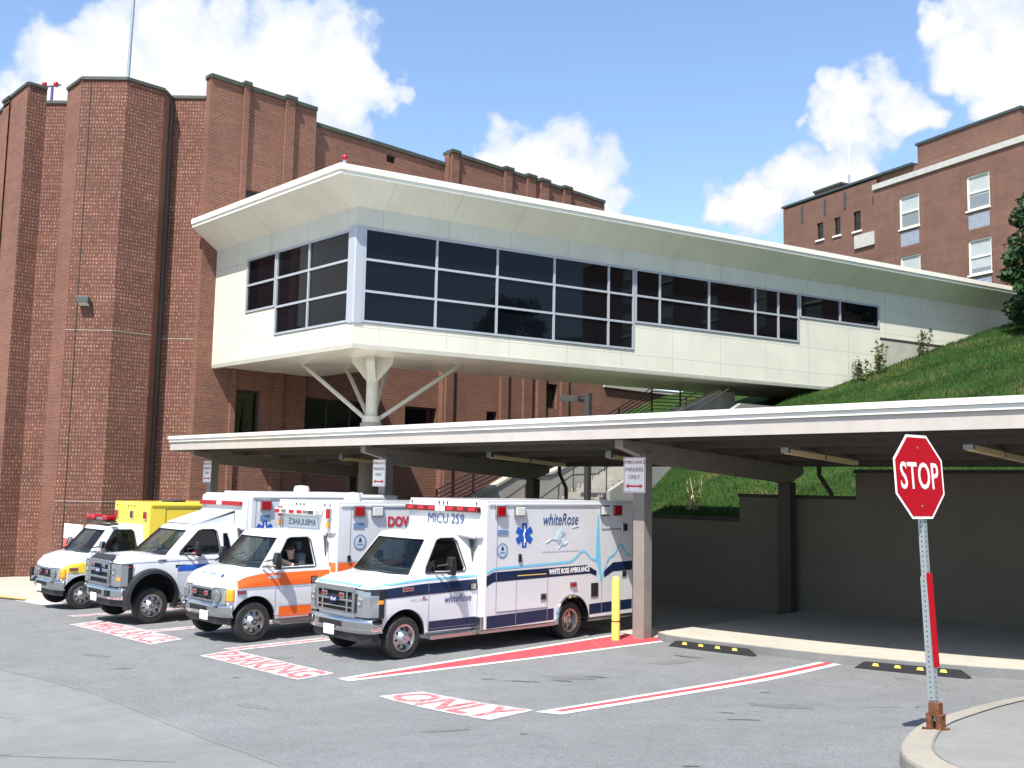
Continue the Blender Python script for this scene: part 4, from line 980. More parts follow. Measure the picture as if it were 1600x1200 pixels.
# ================================================================== HOSPITAL BLOCK ON THE HILL (right)
RP0 = Vector((-26.87, 66.8, 0)); hb = thing('hospital_block', 'red brick hospital block with white cornice and sash windows on the hill', 'building', (RP0.x, RP0.y, 0), math.atan2(-.292, .956))
def hp(name, mb, mat, **k): return mb.build(name, mat, hb, **k)
def hwall(name, x0, x1, y, z0, z1, holes, mat):
    xs = sorted({x0, x1, *[h[0] for h in holes], *[h[1] for h in holes]}); zs = sorted({z0, z1, *[h[2] for h in holes], *[h[3] for h in holes]}); mb = MB()
    for a, b in zip(xs, xs[1:]):
        for c, d in zip(zs, zs[1:]):
            if any(h[0] <= a and b <= h[1] and h[2] <= c and d <= h[3] for h in holes): continue
            mb.face([(a, y, c), (b, y, c), (b, y, d), (a, y, d)])
    for a, b, c, d in holes:
        for q in ([(a, y, c), (a, y, d), (a, y+.22, d), (a, y+.22, c)], [(b, y, c), (b, y+.22, c), (b, y+.22, d), (b, y, d)], [(a, y, c), (a, y+.22, c), (b, y+.22, c), (b, y, c)], [(a, y, d), (b, y, d), (b, y+.22, d), (a, y+.22, d)]): mb.face(q)
    return mb.build(name, mat, hb, recalc=False)
WIN = []
xs_ = [-4.15, 1.45, 7.1, 12.7, 18.3, 23.9, 29.5, 35.1, 40.7, 46.3, 51.9]
for x in xs_:
    for z in (21.85, 17.5, 13.2): WIN.append((x, x+1.75, z, z+2.35))
AC = [(x+.05, x+1.70, z-1.28, z-.22) for x, x2, z, z2 in WIN]
hwall('wall', -6.45, 60, 0, 4, 25.35, WIN+AC, M['brick_far'])
SM = [(-12.6, -11.9, 22.95, 24.3), (-10.75, -10.1, 22.9, 24.3), (-8.8, -8.05, 22.8, 24.3), (-12.6, -11.9, 19, 20.3), (-10.75, -10.1, 19, 20.3)]
hwall('wall', -16.38, -6.45, .35, 4, 26.35, SM, M['brick_far'])
hp('wall', MB().face([(-16.38, .35, 4), (-16.38, 18, 4), (-16.38, 18, 26.35), (-16.38, .35, 26.35)]), M['brick_far'], recalc=False)
hp('wall', MB().face([(-6.45, .35, 4), (-6.45, 0, 4), (-6.45, 0, 25.4), (-6.45, .35, 25.4)]), M['brick_far'], recalc=False)
hp('cornice', MB().box(-6.5, 60, -.12, .5, 25.35, 25.75), M['stone_trim'])
hp('parapet', MB().box(-16.38, -3.2, .6, 1.0, 25.75, 26.45), M['brick_far']); hp('parapet', MB().box(-6.4, 60, .62, 1.0, 25.75, 26.4), M['brick_far'])
hp('coping', MB().box(-16.5, -3.2, .25, 1.1, 26.45, 26.62), M['coping_dark'])
hp('penthouse', MB().box(-3.2, 4.9, .9, 14, 25.8, 27.95), M['brick_far']); hp('coping', MB().box(-3.32, 5.02, .8, 14.1, 27.95, 28.12), M['coping_dark'])
hp('penthouse', MB().box(-14.9, -12.0, 2.4, 9, 26.2, 27.7), M['brick_far']); hp('coping', MB().box(-15, -11.9, 2.3, 9.1, 27.7, 27.86), M['coping_dark'])
hp('roof', MB().box(-16.3, 60, 1, 20, 25.5, 25.8), M['kerb_face'])
M['blind'] = pbr('pale_blind', (.36, .40, .40), .7, vary=.1, vscale=1)
M['ac'] = pbr('grey_ac_panel', (.27, .31, .37), .6, vary=.1)
M['sash_glass'] = pbr('sash_glass', (.17, .20, .22), .05, spec=.8)
for i, (a, b, c, d) in enumerate(WIN):
    fr = MB(); y0, y1 = .08, .16
    fr.box(a, a+.12, y0, y1, c, d); fr.box(b-.12, b, y0, y1, c, d); fr.box(a+.12, b-.12, y0, y1, d-.1, d); fr.box(a+.12, b-.12, y0, y1, c, c+.12); fr.box(a+.12, b-.12, y0, y1, (c+d)/2-.05, (c+d)/2+.05)
    fr.box(a-.08, b+.05, -.06, y0, c-.10, c)
    f = hp('window', fr, M['white_trim'])
    MB().face([(a+.1, .14, c+.1), (b-.1, .14, c+.1), (b-.1, .14, d-.1), (a+.1, .14, d-.1)]).build('pane', M['sash_glass'], f, recalc=False)
    hgt = [.55, .75, .95, .6, .85][i % 5]
    MB().face([(a+.14, .136, d-.1-(d-c-.2)*hgt), (b-.14, .136, d-.1-(d-c-.2)*hgt), (b-.14, .136, d-.1), (a+.14, .136, d-.1)]).build('blind', M['blind'], f, recalc=False)
for i, (a, b, c, d) in enumerate(AC): 
    g = MB().box(a, b, .06, .2, c, d)
    for k in range(5): g.box(a+.05, b-.05, .045, .06, c+.12+k*.18, c+.18+k*.18)
    hp('vent_panel', g, M['ac'])
for a, b, c, d in SM:
    f = hp('window', MB().box(a, b, .5, .55, c, d), M['dark_room']); MB().box(a, b, .46, .5, (c+d)/2-.03, (c+d)/2+.03).build('bar', M['dark_metal'], f)
    MB().box(a-.1, b+.1, .25, .45, c-.14, c-.01).build('sill', M['white_trim'], f)
hp('louvre', MB().box(-8.6, -6.5, .2, .34, 21.4, 22.4), M['stone_trim'])
for x in (-4.6, -1.9, 1.0, 3.7, 6.6, 9.3): hp('pilaster', MB().box(x-.04, x+.04, -.05, .02, 4, 24.9), M['brick_far'])
for a, b in ((-14.3, -14.1), (-11.8, -11.6), (-9.7, -9.5)): hp('recess', MB().box(a, b, .3, .36, 24.8, 26.1), M['coping_dark'])
# side wing further right, seen only in the window reflections
t = thing('antenna_mast', 'thin white whip antenna on a lattice stub on the hill block roof', 'antenna', tuple(RP0+Vector((.956, -.292, 0))*-11.7+Vector((.292, .956, 0))*3+Vector((0, 0, 26.2))))
MB().cyl((0, 0, 2.2), (0, 0, 8.4), .06, .03, 8).build('whip', M['sign_white'], t); MB().cyl((0, 0, -.3), (0, 0, 2.3), .09, n=8).build('stub', M['grey_metal'], t)
MB().beam((0, 0, .8), (-.5, 0, .3), .06, .06).build('brace', M['grey_metal'], t)

# ================================================================== TREES, WEEDS
M['leaf_dark'] = leaf_mat('dark_foliage', [(.010, .028, .012), (.02, .055, .018), (.035, .09, .024), (.06, .13, .03)], trans=.15)
M['leaf_weed'] = leaf_mat('weed_foliage', [(.03, .07, .015), (.06, .11, .03), (.16, .15, .06)], trans=.3)
M['straw'] = leaf_mat('dry_stalks', [(.35, .29, .14), (.50, .44, .26)], trans=.2)
M['bark'] = pbr('bark', (.06, .045, .032), .9, vary=.3, vscale=6, bump=.6)
def tree(label, loc, H, Rc, seed, n=9000, base=.12, leaf=.16):
    r = np.random.default_rng(seed); t = thing('tree', label, 'tree', loc)
    mb = MB(); top = H*.9
    mb.tube([(0, 0, -.4), (.05, 0, H*.3), (-.05, .06, H*.6), (0, 0, top)], Rc*.075, 9, r1=.03)
    clumps = []
    for k in range(46):
        f = r.random()**.8; z = H*(base+(1-base)*f); rad = Rc*(1-abs(f-.28)*1.05)**.8 if f > .28 else Rc*(.62+.38*f/.28)
        a = r.random()*6.283; rr = rad*(.35+.65*r.random()**.5); p = (rr*math.cos(a), rr*math.sin(a), z+.1*rr); clumps.append((p, Rc*r.uniform(.20, .36)))
        mb.tube([(0, 0, max(.3, z-rr*.55)), (p[0]*.5, p[1]*.5, z-rr*.15), p], Rc*.022, 5, r1=.012)
    mb.build('trunk', M['bark'], t, smooth=60)
    C_ = np.array([c for c, _ in clumps]); S_ = np.array([s for _, s in clumps]); k = r.integers(0, len(clumps), n)
    d = r.normal(size=(n, 3)); d /= np.linalg.norm(d, axis=1)[:, None]; rr = r.random(n)**.45
    P = C_[k]+d*(S_[k]*rr)[:, None]*[1, 1, .75]
    a = r.normal(size=(n, 3)); a /= np.linalg.norm(a, axis=1)[:, None]; b = np.cross(a, r.normal(size=(n, 3))); b /= np.linalg.norm(b, axis=1)[:, None]; s = leaf*r.uniform(.6, 1.4, n)[:, None]
    V = np.stack([P-a*s, P+b*s*.5, P+a*s, P-b*s*.5], 1).reshape(-1, 3); F = np.arange(4*n).reshape(n, 4)
    ct = r.random(len(clumps)); tone = np.clip(.2+.45*ct[k]+r.normal(0, .15, n), 0, 1)
    tri_cloud('crown', V, F, tone, M['leaf_dark'], t); return t
tree('dark green evergreen tree at the right edge beside the footbridge end', (-15.9, 52, HILL(-15.9, 52)-.3), 7.4, 2.6, 5)
tree('leafy tree on the bank, seen only as a reflection in the footbridge windows', (9, 36, HILL(9, 36)-.3), 8.5, 3.4, 9, n=7000)
def weed(label, loc, h, seed, n=260, spread=.22, mat='leaf_weed', sticks=7):
    r = np.random.default_rng(seed); t = thing('weed', label, 'weed', loc, group=None); mb = MB(); P = []
    for k in range(sticks):
        a = r.random()*6.283; o = spread*r.random(); tip = (o*math.cos(a)+r.normal(0, .12)*h, o*math.sin(a)+r.normal(0, .12)*h, h*r.uniform(.6, 1))
        q = (o*math.cos(a)*.6, o*math.sin(a)*.6, -.1); mb.tube([q, ((q[0]+tip[0])/2+.04, (q[1]+tip[1])/2, tip[2]*.5), tip], .018, 5, r1=.006)
        for j in range(n//sticks): u = r.random(); P.append([q[i]*(1-u)+tip[i]*u+r.normal(0, .07) for i in range(3)])
    m_ = M['bark'] if mat == 'leaf_weed' else pbr('straw_stem', (.42, .36, .2), .8)
    mb.build('stem', m_, t); P = np.array(P); n = len(P)
    a = r.normal(size=(n, 3)); a /= np.linalg.norm(a, axis=1)[:, None]; b = np.cross(a, r.normal(size=(n, 3))); b /= np.linalg.norm(b, axis=1)[:, None]; s = .085*r.uniform(.6, 1.5, n)[:, None]
    tri_cloud('leaves', np.stack([P-a*s, P+b*s*.45, P+a*s, P-b*s*.45], 1).reshape(-1, 3), np.arange(4*n).reshape(n, 4), np.clip(r.normal(.5, .25, n), 0, 1), M[mat], t); return t
def bankpt(t_, off): q = C0+TD*t_+ND*off; return (q.x, q.y, HILL(q.x, q.y))
weed('tall leaning weed against the footbridge wall low on the bank', bankpt(26.4, .5), 1.75, 3)
weed('slim weed higher up against the footbridge wall', bankpt(29.8, .5), 1.35, 4, n=160)
weed('bushy weed at the foot of the footbridge where it meets the bank', bankpt(25.2, .6), 1.1, 6, n=300, spread=.5)
weed('dry straw coloured stalks at the bank edge behind the parking sign post', (-17.4, 24.3, HILL(-17.4, 24.3)), 1.0, 8, n=24, spread=.45, mat='straw', sticks=8)
weed('green shrub beside the stairs right of the lamp pole', (-22.6, 27.2, HILL(-22.6, 27.2)), 1.1, 11, n=500, spread=.5)

# ================================================================== STOP SIGN
b0 = Vector((-4.37, 10.23, G(-4.37, 10.23)+.125)); ax = (Vector((-4.50, 10.17, 3.36))-b0).normalized()
sg = thing('stop_sign', 'leaning red stop sign on a perforated steel post with rusty base', 'stop sign', tuple(b0))
rtv = Vector((.153, .988, 0)).normalized(); upv = (ax-rtv*ax.dot(rtv)*.0).normalized(); nv = rtv.cross(upv).normalized()
cz = (Vector((-4.50, 10.17, 3.36))-b0).length
def SP(u, v, o=0): return tuple(ax*(cz+v)+rtv*u+nv*o)
Rr = .43
def octa(r): return [(r*math.cos(R(22.5+45*i)), r*math.sin(R(22.5+45*i))) for i in range(8)]
def oplate(name, r, o0, o1, mat):
    return MB().prism([SP(u, v, o0) for u, v in octa(r/math.cos(R(22.5)))], nv*(o1-o0)).build(name, mat, sg)
oplate('plate', Rr, .045, .049, M['sign_white']); fc = oplate('red_face', Rr-.026, .049, .0515, M['red_paint'])
tx = text('lettering', 'STOP', .385, SP(0, -.005, .0525), rtv, upv, M['sign_white'], sg, sx=.72, depth=.0008, bold=.004, sp=1.04)
for v in (.30, -.30): MB().cyl(SP(0, v, .051), SP(0, v, .056), .011, n=8).build('bolt', M['grey_metal'], sg)
mat3 = Matrix((rtv, -nv, upv)).transposed()
def bpost(name, l0, l1, wd):
    o = MB().box(-wd/2, wd/2, -wd/2, wd/2, 0, l1-l0).build(name, M['perforated'], sg); o.location = ax*l0; o.rotation_euler = mat3.to_euler(); return o
bpost('post', .1, cz+Rr-.05, .062); bpost('sleeve', .3, 1.52, .074)
MB().prism([SP(-.012, .62-cz, .041), SP(.088, .62-cz, .041), SP(.088, 1.56-cz, .041), SP(-.012, 1.56-cz, .041)], nv*.004).build('reflective_strip', M['red_paint'], sg)
bs = MB(); bs.box(-.20, .20, -.17, .17, 0, .022); bs.box(-.15, .15, -.12, .12, .235, .25)
for u in (-.085, .085):
    for v in (-.06, .06): bs.cyl((u, v, .022), (u, v, .235), .062, n=14)
bs.box(-.095, .095, -.095, .095, .25, .42); bs.cyl((.17, .12, .02), (.17, .12, .05), .025, n=6); bs.cyl((-.17, -.13, .02), (-.17, -.13, .05), .025, n=6)
bs.v = [(x*.56, y*.56, z*.66) for x, y, z in bs.v]
bs.build('base', M['rust'], sg, bevel=.006)

# ================================================================== AMBULANCES
# local axes: +x the driver's side (towards the lot's open end), -y the nose, origin on the ground under the front axle
STN = {
 'late': [(-.80, [(.62,.62),(.76,.66),(.82,.85),(.82,1.08),(.80,1.24),(.68,1.31)], 1.33), (-.75, [(.74,.58),(.88,.64),(.92,.85),(.92,1.10),(.90,1.27),(.76,1.35)], 1.37),
          (-.52, [(.86,.50),(.96,.58),(.995,.85),(.995,1.14),(.965,1.33),(.82,1.41)], 1.43), (-.08, [(.88,.45),(.98,.52),(1.0,.85),(1.0,1.20),(.97,1.40),(.85,1.47)], 1.50),
          (.12, [(.90,.38),(.98,.44),(1.0,.85),(1.0,1.24),(.965,1.44),(.87,1.50)], 1.52), (1.80, [(.90,.38),(.98,.44),(1.0,.85),(1.0,1.24),(.965,1.45),(.90,1.50)], 1.50)],
 'early': [(-.60, [(.60,.60),(.72,.64),(.78,.80),(.78,.96),(.74,1.08),(.60,1.14)], 1.16), (-.54, [(.74,.56),(.88,.62),(.91,.82),(.91,1.02),(.87,1.16),(.70,1.23)], 1.26),
          (-.42, [(.86,.50),(.96,.58),(.995,.85),(.995,1.08),(.95,1.24),(.80,1.32)], 1.35), (-.10, [(.88,.45),(.98,.52),(1.0,.85),(1.0,1.16),(.965,1.34),(.84,1.42)], 1.45),
          (.12, [(.90,.38),(.98,.44),(1.0,.85),(1.0,1.2),(.965,1.39),(.87,1.45)], 1.47), (1.80, [(.90,.38),(.98,.44),(1.0,.85),(1.0,1.2),(.965,1.40),(.90,1.45)], 1.45)],
 'super': [(-.74, [(.80,.62),(.90,.66),(.94,.85),(.94,1.10),(.92,1.34),(.80,1.42)], 1.44), (-.69, [(.88,.58),(.97,.64),(.99,.85),(.99,1.14),(.97,1.38),(.84,1.47)], 1.49),
          (-.50, [(.90,.56),(.98,.62),(1.01,.85),(1.01,1.2),(.98,1.42),(.86,1.50)], 1.52), (.20, [(.90,.52),(.98,.58),(1.01,.85),(1.01,1.22),(.98,1.44),(.88,1.53)], 1.56),
          (.40, [(.92,.50),(1.0,.56),(1.02,.85),(1.02,1.24),(.99,1.46),(.90,1.53)], 1.55), (2.35, [(.92,.50),(1.0,.56),(1.02,.85),(1.02,1.24),(.99,1.46),(.92,1.52)], 1.52)]}
CAB = {  # greenhouse: base z, roof z, windscreen base (y edge, y centre), top (y edge, y centre), rear y, base half width, top half width, window polygon (y,z)
 'late': dict(zb=1.48, zr=2.17, ze=2.27, b=(.14, -.02), t=(.68, .56), rear=1.78, wb=.95, wt=.79, win=[(.50, 1.53), (.53, 1.63), (.86, 2.12), (.95, 2.15), (1.28, 2.15), (1.36, 2.09), (1.50, 1.58), (1.46, 1.53)]),
 'early': dict(zb=1.43, zr=2.08, ze=2.18, b=(.14, -.02), t=(.66, .54), rear=1.78, wb=.95, wt=.80, win=[(.46, 1.44), (.49, 1.54), (.80, 2.02), (.88, 2.05), (1.30, 2.05), (1.36, 2.0), (1.44, 1.48), (1.40, 1.44)]),
 'super': dict(zb=1.50, zr=2.13, ze=2.22, b=(.32, .14), t=(.98, .84), rear=2.3, wb=.97, wt=.79, win=[(.66, 1.55), (.69, 1.62), (1.18, 2.08), (1.28, 2.11), (1.58, 2.11), (1.66, 2.06), (1.72, 1.58), (1.70, 1.55)])}

def side_x(style, y, z):
    S = STN[style]; y = max(S[0][0], min(S[-1][0], y))
    for a, b in zip(S, S[1:]):
        if a[0] <= y <= b[0]: break
    f = (y-a[0])/(b[0]-a[0]); pr = [(p[0]+(q[0]-p[0])*f, p[1]+(q[1]-p[1])*f) for p, q in zip(a[1], b[1])]
    for p, q in zip(pr, pr[1:]):
        if p[1] <= z <= q[1]: g = (z-p[1])/max(1e-6, q[1]-p[1]); return p[0]+(q[0]-p[0])*g
    return pr[0][0] if z < pr[0][1] else pr[-1][0]
def cab_band(style, name, lo, hi, mat, parent, ny=26, nz=5, off=.006, side=1):
    """a stripe following the cab side between two curves z(y); lo and hi are lists of (y,z)"""
    y0, y1 = lo[0][0], lo[-1][0]; mb = MB(); rows = []
    for i in range(ny+1):
        y = y0+(y1-y0)*i/ny; a = float(np.interp(y, [p[0] for p in lo], [p[1] for p in lo])); b = float(np.interp(y, [p[0] for p in hi], [p[1] for p in hi]))
        rows.append([mb.pt((side*(side_x(style, y, a+(b-a)*j/nz)+off), y, a+(b-a)*j/nz)) for j in range(nz+1)])
    for i in range(ny):
        for j in range(nz): mb.idx([rows[i][j], rows[i+1][j], rows[i+1][j+1], rows[i][j+1]] if side > 0 else [rows[i][j], rows[i][j+1], rows[i+1][j+1], rows[i+1][j]])
    return mb.build(name, mat, parent, recalc=False)
def body_ring(p, zt):
    y, pts = p[0], p[1]; r = [(x, y, z) for x, z in pts]+[(0, y, zt)]+[(-x, y, z) for x, z in pts[::-1]]; return r
def wheel(root, x, y, r, wd, side, kind, parent_name='wheel'):
    tw = MB(); s = side
    tw.lathe((x, y, r), (s, 0, 0), [(-wd/2, r*.62), (-wd/2, r*.93), (-wd/2+.03, r*.985), (-wd/2+.05, r), (wd/2-.05, r), (wd/2-.03, r*.985), (wd/2, r*.93), (wd/2+.004, r*.80), (wd/2, r*.62), (-wd/2+.02 if kind == 'dish' else wd/2-.06, r*.58)], 40, True, True)
    t = tw.build('wheel', M['tyre'], root, smooth=35)
    rm = MB()
    if kind == 'dome': prof = [(wd/2-.05, r*.65), (wd/2+.006, r*.64), (wd/2+.002, r*.56), (wd/2-.035, r*.49), (wd/2-.015, r*.36), (wd/2+.03, r*.27), (wd/2+.055, r*.20), (wd/2+.06, r*.12), (wd/2+.05, 0)]
    else: prof = [(wd/2-.05, r*.64), (wd/2+.006, r*.63), (wd/2, r*.55), (-.02, r*.49), (-.045, r*.30), (.02, r*.26), (.05, r*.19), (.05, 0)]
    rm.lathe((x, y, r), (s, 0, 0), prof, 40, False, False); q = rm.build('rim', M['chrome_dull'], t, smooth=30)
    hl = MB(); nb = 8
    for k in range(nb):
        a = 2*math.pi*k/nb+.2; rr = r*(.425 if kind == 'dome' else .385); o = (wd/2-.022 if kind == 'dome' else -.03); c = Vector((x+s*o, y+rr*math.cos(a), r+rr*math.sin(a)))
        hl.cyl(c-Vector((s*.02, 0, 0)), c+Vector((s*.012, 0, 0)), r*.062, n=10)
    hl.build('hand_holes', M['black_trim'], q)
def arch_ring(name, x, y, zc, r0, r1, x0, x1, mat, root, a0=-8, a1=188, flare=0):
    mb = MB(); n = 28; R_ = []
    for i in range(n+1):
        a = R(a0+(a1-a0)*i/n); c, s = math.cos(a), math.sin(a)
        R_.append([(x0, y+r0*c, zc+r0*s), (x1, y+r0*c, zc+r0*s), (x1-abs(x1-x0)*.15*(1 if x1 > 0 else -1), y+(r0+(r1-r0)*.6)*c, zc+(r0+(r1-r0)*.6)*s), (x0, y+r1*c, zc+r1*s)])
    mb.loft(R_); return mb.build(name, mat, root, smooth=50)
def liner(xa, xb, y, zc, rad, zmin, parent):
    mb = MB(); P = [(y+rad*math.cos(R(a)), max(zmin, zc+rad*math.sin(R(a)))) for a in range(-10, 191, 8)]
    for (a, b), (c, d) in zip(P, P[1:]): mb.face([(xa, a, b), (xa, c, d), (xb, c, d), (xb, a, b)])
    return mb.build('wheel_well', M['black_trim'], parent, recalc=False)
def lamp_box(name, root, c, w, h, lens, side='x', d=.05, s=1):
    """surface lamp with a chrome bezel; side x = on the body side, y = on the front"""
    x, y, z = c
    if side == 'x':
        f = MB().box(x, x+s*d, y-w/2, y+w/2, z-h/2, z+h/2) if s > 0 else MB().box(x-d, x, y-w/2, y+w/2, z-h/2, z+h/2)
        f = f.build(name, M['chrome_dull'], root, bevel=.012); a, b = sorted((x+s*d, x+s*(d+.022))); MB().box(a, b, y-w/2+.028, y+w/2-.028, z-h/2+.028, z+h/2-.028).build('lens', lens, f, bevel=.01)
    else:
        f = MB().box(x-w/2, x+w/2, y-d, y, z-h/2, z+h/2).build(name, M['chrome_dull'], root, bevel=.012); MB().box(x-w/2+.022, x+w/2-.022, y-d-.02, y-d, z-h/2+.022, z+h/2-.022).build('lens', lens, f, bevel=.01)
def seal(name, root, x, y, z, r):
    o = MB().lathe((x, y, z), (1, 0, 0), [(0, r), (.003, r)], 28).build(name, M['blue_grey'], root)
    MB().lathe((x, y, z), (1, 0, 0), [(.003, r*.80), (.005, r*.80)], 28).build('field', M['grey_decal'], o)
    MB().prism([(x+.005, y-r*.25, z+r*.05), (x+.005, y+r*.25, z+r*.05), (x+.005, y+r*.1, z+r*.55), (x+.005, y-r*.1, z+r*.55)], (.002, 0, 0)).build('figure', M['navy'], o)
    MB().prism([(x+.005, y-r*.5, z-r*.35), (x+.005, y+r*.5, z-r*.35), (x+.005, y+r*.4, z-r*.15), (x+.005, y-r*.4, z-r*.15)], (.002, 0, 0)).build('ribbon', M['blue_grey'], o)
def star_of_life(root, x, y, z, r):
    mb = MB()
    for k in range(3):
        a = R(90+60*k); u = Vector((0, math.cos(a), math.sin(a))); v = Vector((0, -math.sin(a), math.cos(a))); c = Vector((x+.0012*k, y, z)); hw = r*.27
        mb.prism([c+u*r+v*hw, c-u*r+v*hw, c-u*r-v*hw, c+u*r-v*hw], (.002, 0, 0))
    o = mb.build('star_of_life', M['blue'], root)
    mb = MB(); mb.box(x+.006, x+.008, y-r*.035, y+r*.035, z-r*.85, z+r*.85)
    mb.tube([(x+.007, y+.10*r*math.sin(i*.75), z-r*.6+i*r*.1) for i in range(12)], r*.04, 5); mb.build('staff', M['sign_white'], o)
def panel_line(mb, x, pts, w=.007):
    for (a, b), (c, d) in zip(pts, pts[1:]):
        mb.box(x, x+.0025, min(a, c)-w, max(a, c)+w, min(b, d)-w, max(b, d)+w)

def make_ambulance(cfg):
    st = cfg['style']; cb = CAB[st]; S = STN[st]; root = thing('ambulance', cfg['label'], 'ambulance', cfg['loc'], cfg.get('rz', 0), 'ambulances parked in the carport bays')
    paint = M[cfg.get('cab', 'white_car')]; r = cfg['r']; arch = .50 if st != 'super' else .56; zc = r+.02 if st != 'super' else .60
    # --- lower cab
    mb = MB().loft([body_ring((s[0], s[1]), s[2]) for s in S])
    me = closed(mb, 'cab_body', paint)
    cut = MB().cyl((-1.4, 0, zc), (1.4, 0, zc), arch, n=36)
    me = boolean(me, [cut]); me.name = 'cab_body'
    body = finish('cab_body', me, root, bevel=.012, smooth=32)
    for s in (-1, 1):
        liner(s*.50, s*.955, 0, zc, arch-.006, .40, body)
        MB().prism([(s*.50, (arch-.004)*math.cos(R(a)), max(.40, zc+(arch-.004)*math.sin(R(a)))) for a in range(-20, 201, 10)], (s*.02, 0, 0)).build('well_back', M['black_trim'], body)
    # --- greenhouse with real openings
    zb, zr, ze = cb['zb'], cb['zr'], cb['ze']
    def gring(z, f, ins=0):
        wq = cb['wb']+(cb['wt']-cb['wb'])*f-ins; ye = cb['b'][0]+(cb['t'][0]-cb['b'][0])*f+ins; yc = cb['b'][1]+(cb['t'][1]-cb['b'][1])*f+ins
        return [(wq, cb['rear']-ins, z), (wq, ye, z), (wq*.45, yc+(ye-yc)*.2, z), (-wq*.45, yc+(ye-yc)*.2, z), (-wq, ye, z), (-wq, cb['rear']-ins, z)]
    g = MB().loft([gring(zb-.02, 0), gring(zr, 1), [(x*.97, y+(.05 if y < 1.2 else 0), zr+(ze-zr)*.6) for x, y, z in gring(zr, 1)], [(x*.84, y+(.22 if y < 1.2 else 0), ze) for x, y, z in gring(zr, 1)]])
    me = closed(g, 'cabin', paint)
    inner = MB().loft([gring(zb-.1, -.1, .06), gring(zr-.03, .95, .06)])
    wp = cb['win']; sw = MB().prism([(-1.3, a, b) for a, b in wp], (2.6, 0, 0))
    f0, f1 = .05, .94
    def wsp(f, k, out):
        z = zb+(zr-zb)*f; rg = gring(z, f); p = {'l': Vector(rg[1]), 'm': Vector(rg[2]), 'n': Vector(rg[3]), 'r': Vector(rg[4])}[k]
        if k in 'lr': q = Vector(rg[2] if k == 'l' else rg[3]); p = p.lerp(q, .09/(p-q).length)
        return p+Vector((0, -.5*out if out < 0 else -.2*out, 0))*0+Vector((0, out, 0))
    cutw = MB().loft([[wsp(f0, k, -.3) for k in 'lmnr']+[wsp(f0, k, .4) for k in 'rnml'], [wsp(f1, k, -.3) for k in 'lmnr']+[wsp(f1, k, .4) for k in 'rnml']])
    me = boolean(me, [inner, sw, cutw]); me.name = 'cabin'
    cabin = finish('cabin', me, root, bevel=.006, smooth=35)
    ws = MB()
    for a, b in zip('lmn', 'mnr'): ws.face([wsp(f0, a, .015), wsp(f1, a, .015), wsp(f1, b, .015), wsp(f0, b, .015)])
    w_ = ws.build('windscreen', M['car_glass'], root, recalc=False)
    gk = MB(); loop = [wsp(f0, k, -.004) for k in 'lmnr']+[wsp(f1, k, -.004) for k in 'rnml']; gk.tube(loop+[loop[0]], .014, 5); gk.build('gasket', M['black_trim'], w_)
    for a, b in ((-.55, .12), (.12, .62)): 
        p = wsp(.06, 'm', -.02); mbw = MB().tube([(a, p.y, p.z), (a+.25, p.y+.14, p.z+.16), (b+.02, p.y+.20, p.z+.26)], .009, 5); mbw.build('wiper', M['black_plastic'], w_)
    def sx(z): return cb['wb']+(cb['wt']-cb['wb'])*(z-zb)/(zr-zb)
    for s in (1, -1):
        if not (cfg.get('open_window') and s > 0):
            MB().face([(s*(sx(b)-.03), a, b) for a, b in wp]).build('side_window', M['side_glass'], root, recalc=False)
        gk = MB(); lp = [(s*(sx(b)+.004), a, b) for a, b in wp]; gk.tube(lp+[lp[0]], .013, 5); gk.build('window_gasket', M['black_trim'], root)
    # --- interior
    it = MB(); it.prism([(.9, .3, zb-.02), (-.9, .3, zb-.02), (-.9, cb['rear']-.07, zb-.02), (.9, cb['rear']-.07, zb-.02)], (0, 0, .032))
    it.prism([(.86, cb['b'][0]+.05, zb), (-.86, cb['b'][0]+.05, zb), (-.86, cb['b'][0]+.42, zb), (.86, cb['b'][0]+.42, zb)], (0, 0, .07))
    it.box(-.9, .9, cb['rear']-.085, cb['rear']-.062, zb, zr); dash = it.build('dashboard', M['interior'], root)
    yr = cb['win'][5][0]-.1
    for s in (.45, -.45): MB().box(s-.24, s+.24, yr-.08, yr+.10, zb, zb+.28).box(s-.13, s+.13, yr-.05, yr+.07, zb+.32, zb+.52).build('seat', M['seat'], root, bevel=.04)
    th = []; c0 = Vector((.45, cb['b'][0]+.62, zb+.06))
    MB().tube([c0+Vector((.19*math.cos(a), .10*math.sin(a), .16*math.sin(a))) for a in np.linspace(0, 6.2832, 25)], .014, 6).build('steering_wheel', M['black_plastic'], root)
    # --- door lines, handle, mirror
    dl = MB(); D0, D1 = cfg['door']
    for yv in (D0, D1): 
        mbp = [(side_x(st, yv, z)+.002, yv, z) for z in np.linspace(.50, zb-.03, 10)]; dl.tube(mbp, .006, 4)
        dl.tube([(-x, y, z) for x, y, z in mbp], .006, 4)
    dl.tube([(side_x(st, y, .5)+.002, y, .5) for y in np.linspace(D0, D1, 8)], .006, 4)
    dl.build('door_seam', M['seam'], root)
    hx = side_x(st, D1-.12, zb-.28); MB().box(hx, hx+.028, D1-.19, D1-.06, zb-.31, zb-.20).build('door_handle', M['chrome_dull'], root, bevel=.008)
    MB().box(hx-.002, hx+.006, D1-.205, D1-.045, zb-.33, zb-.18).build('handle_recess', M['black_trim'], root)
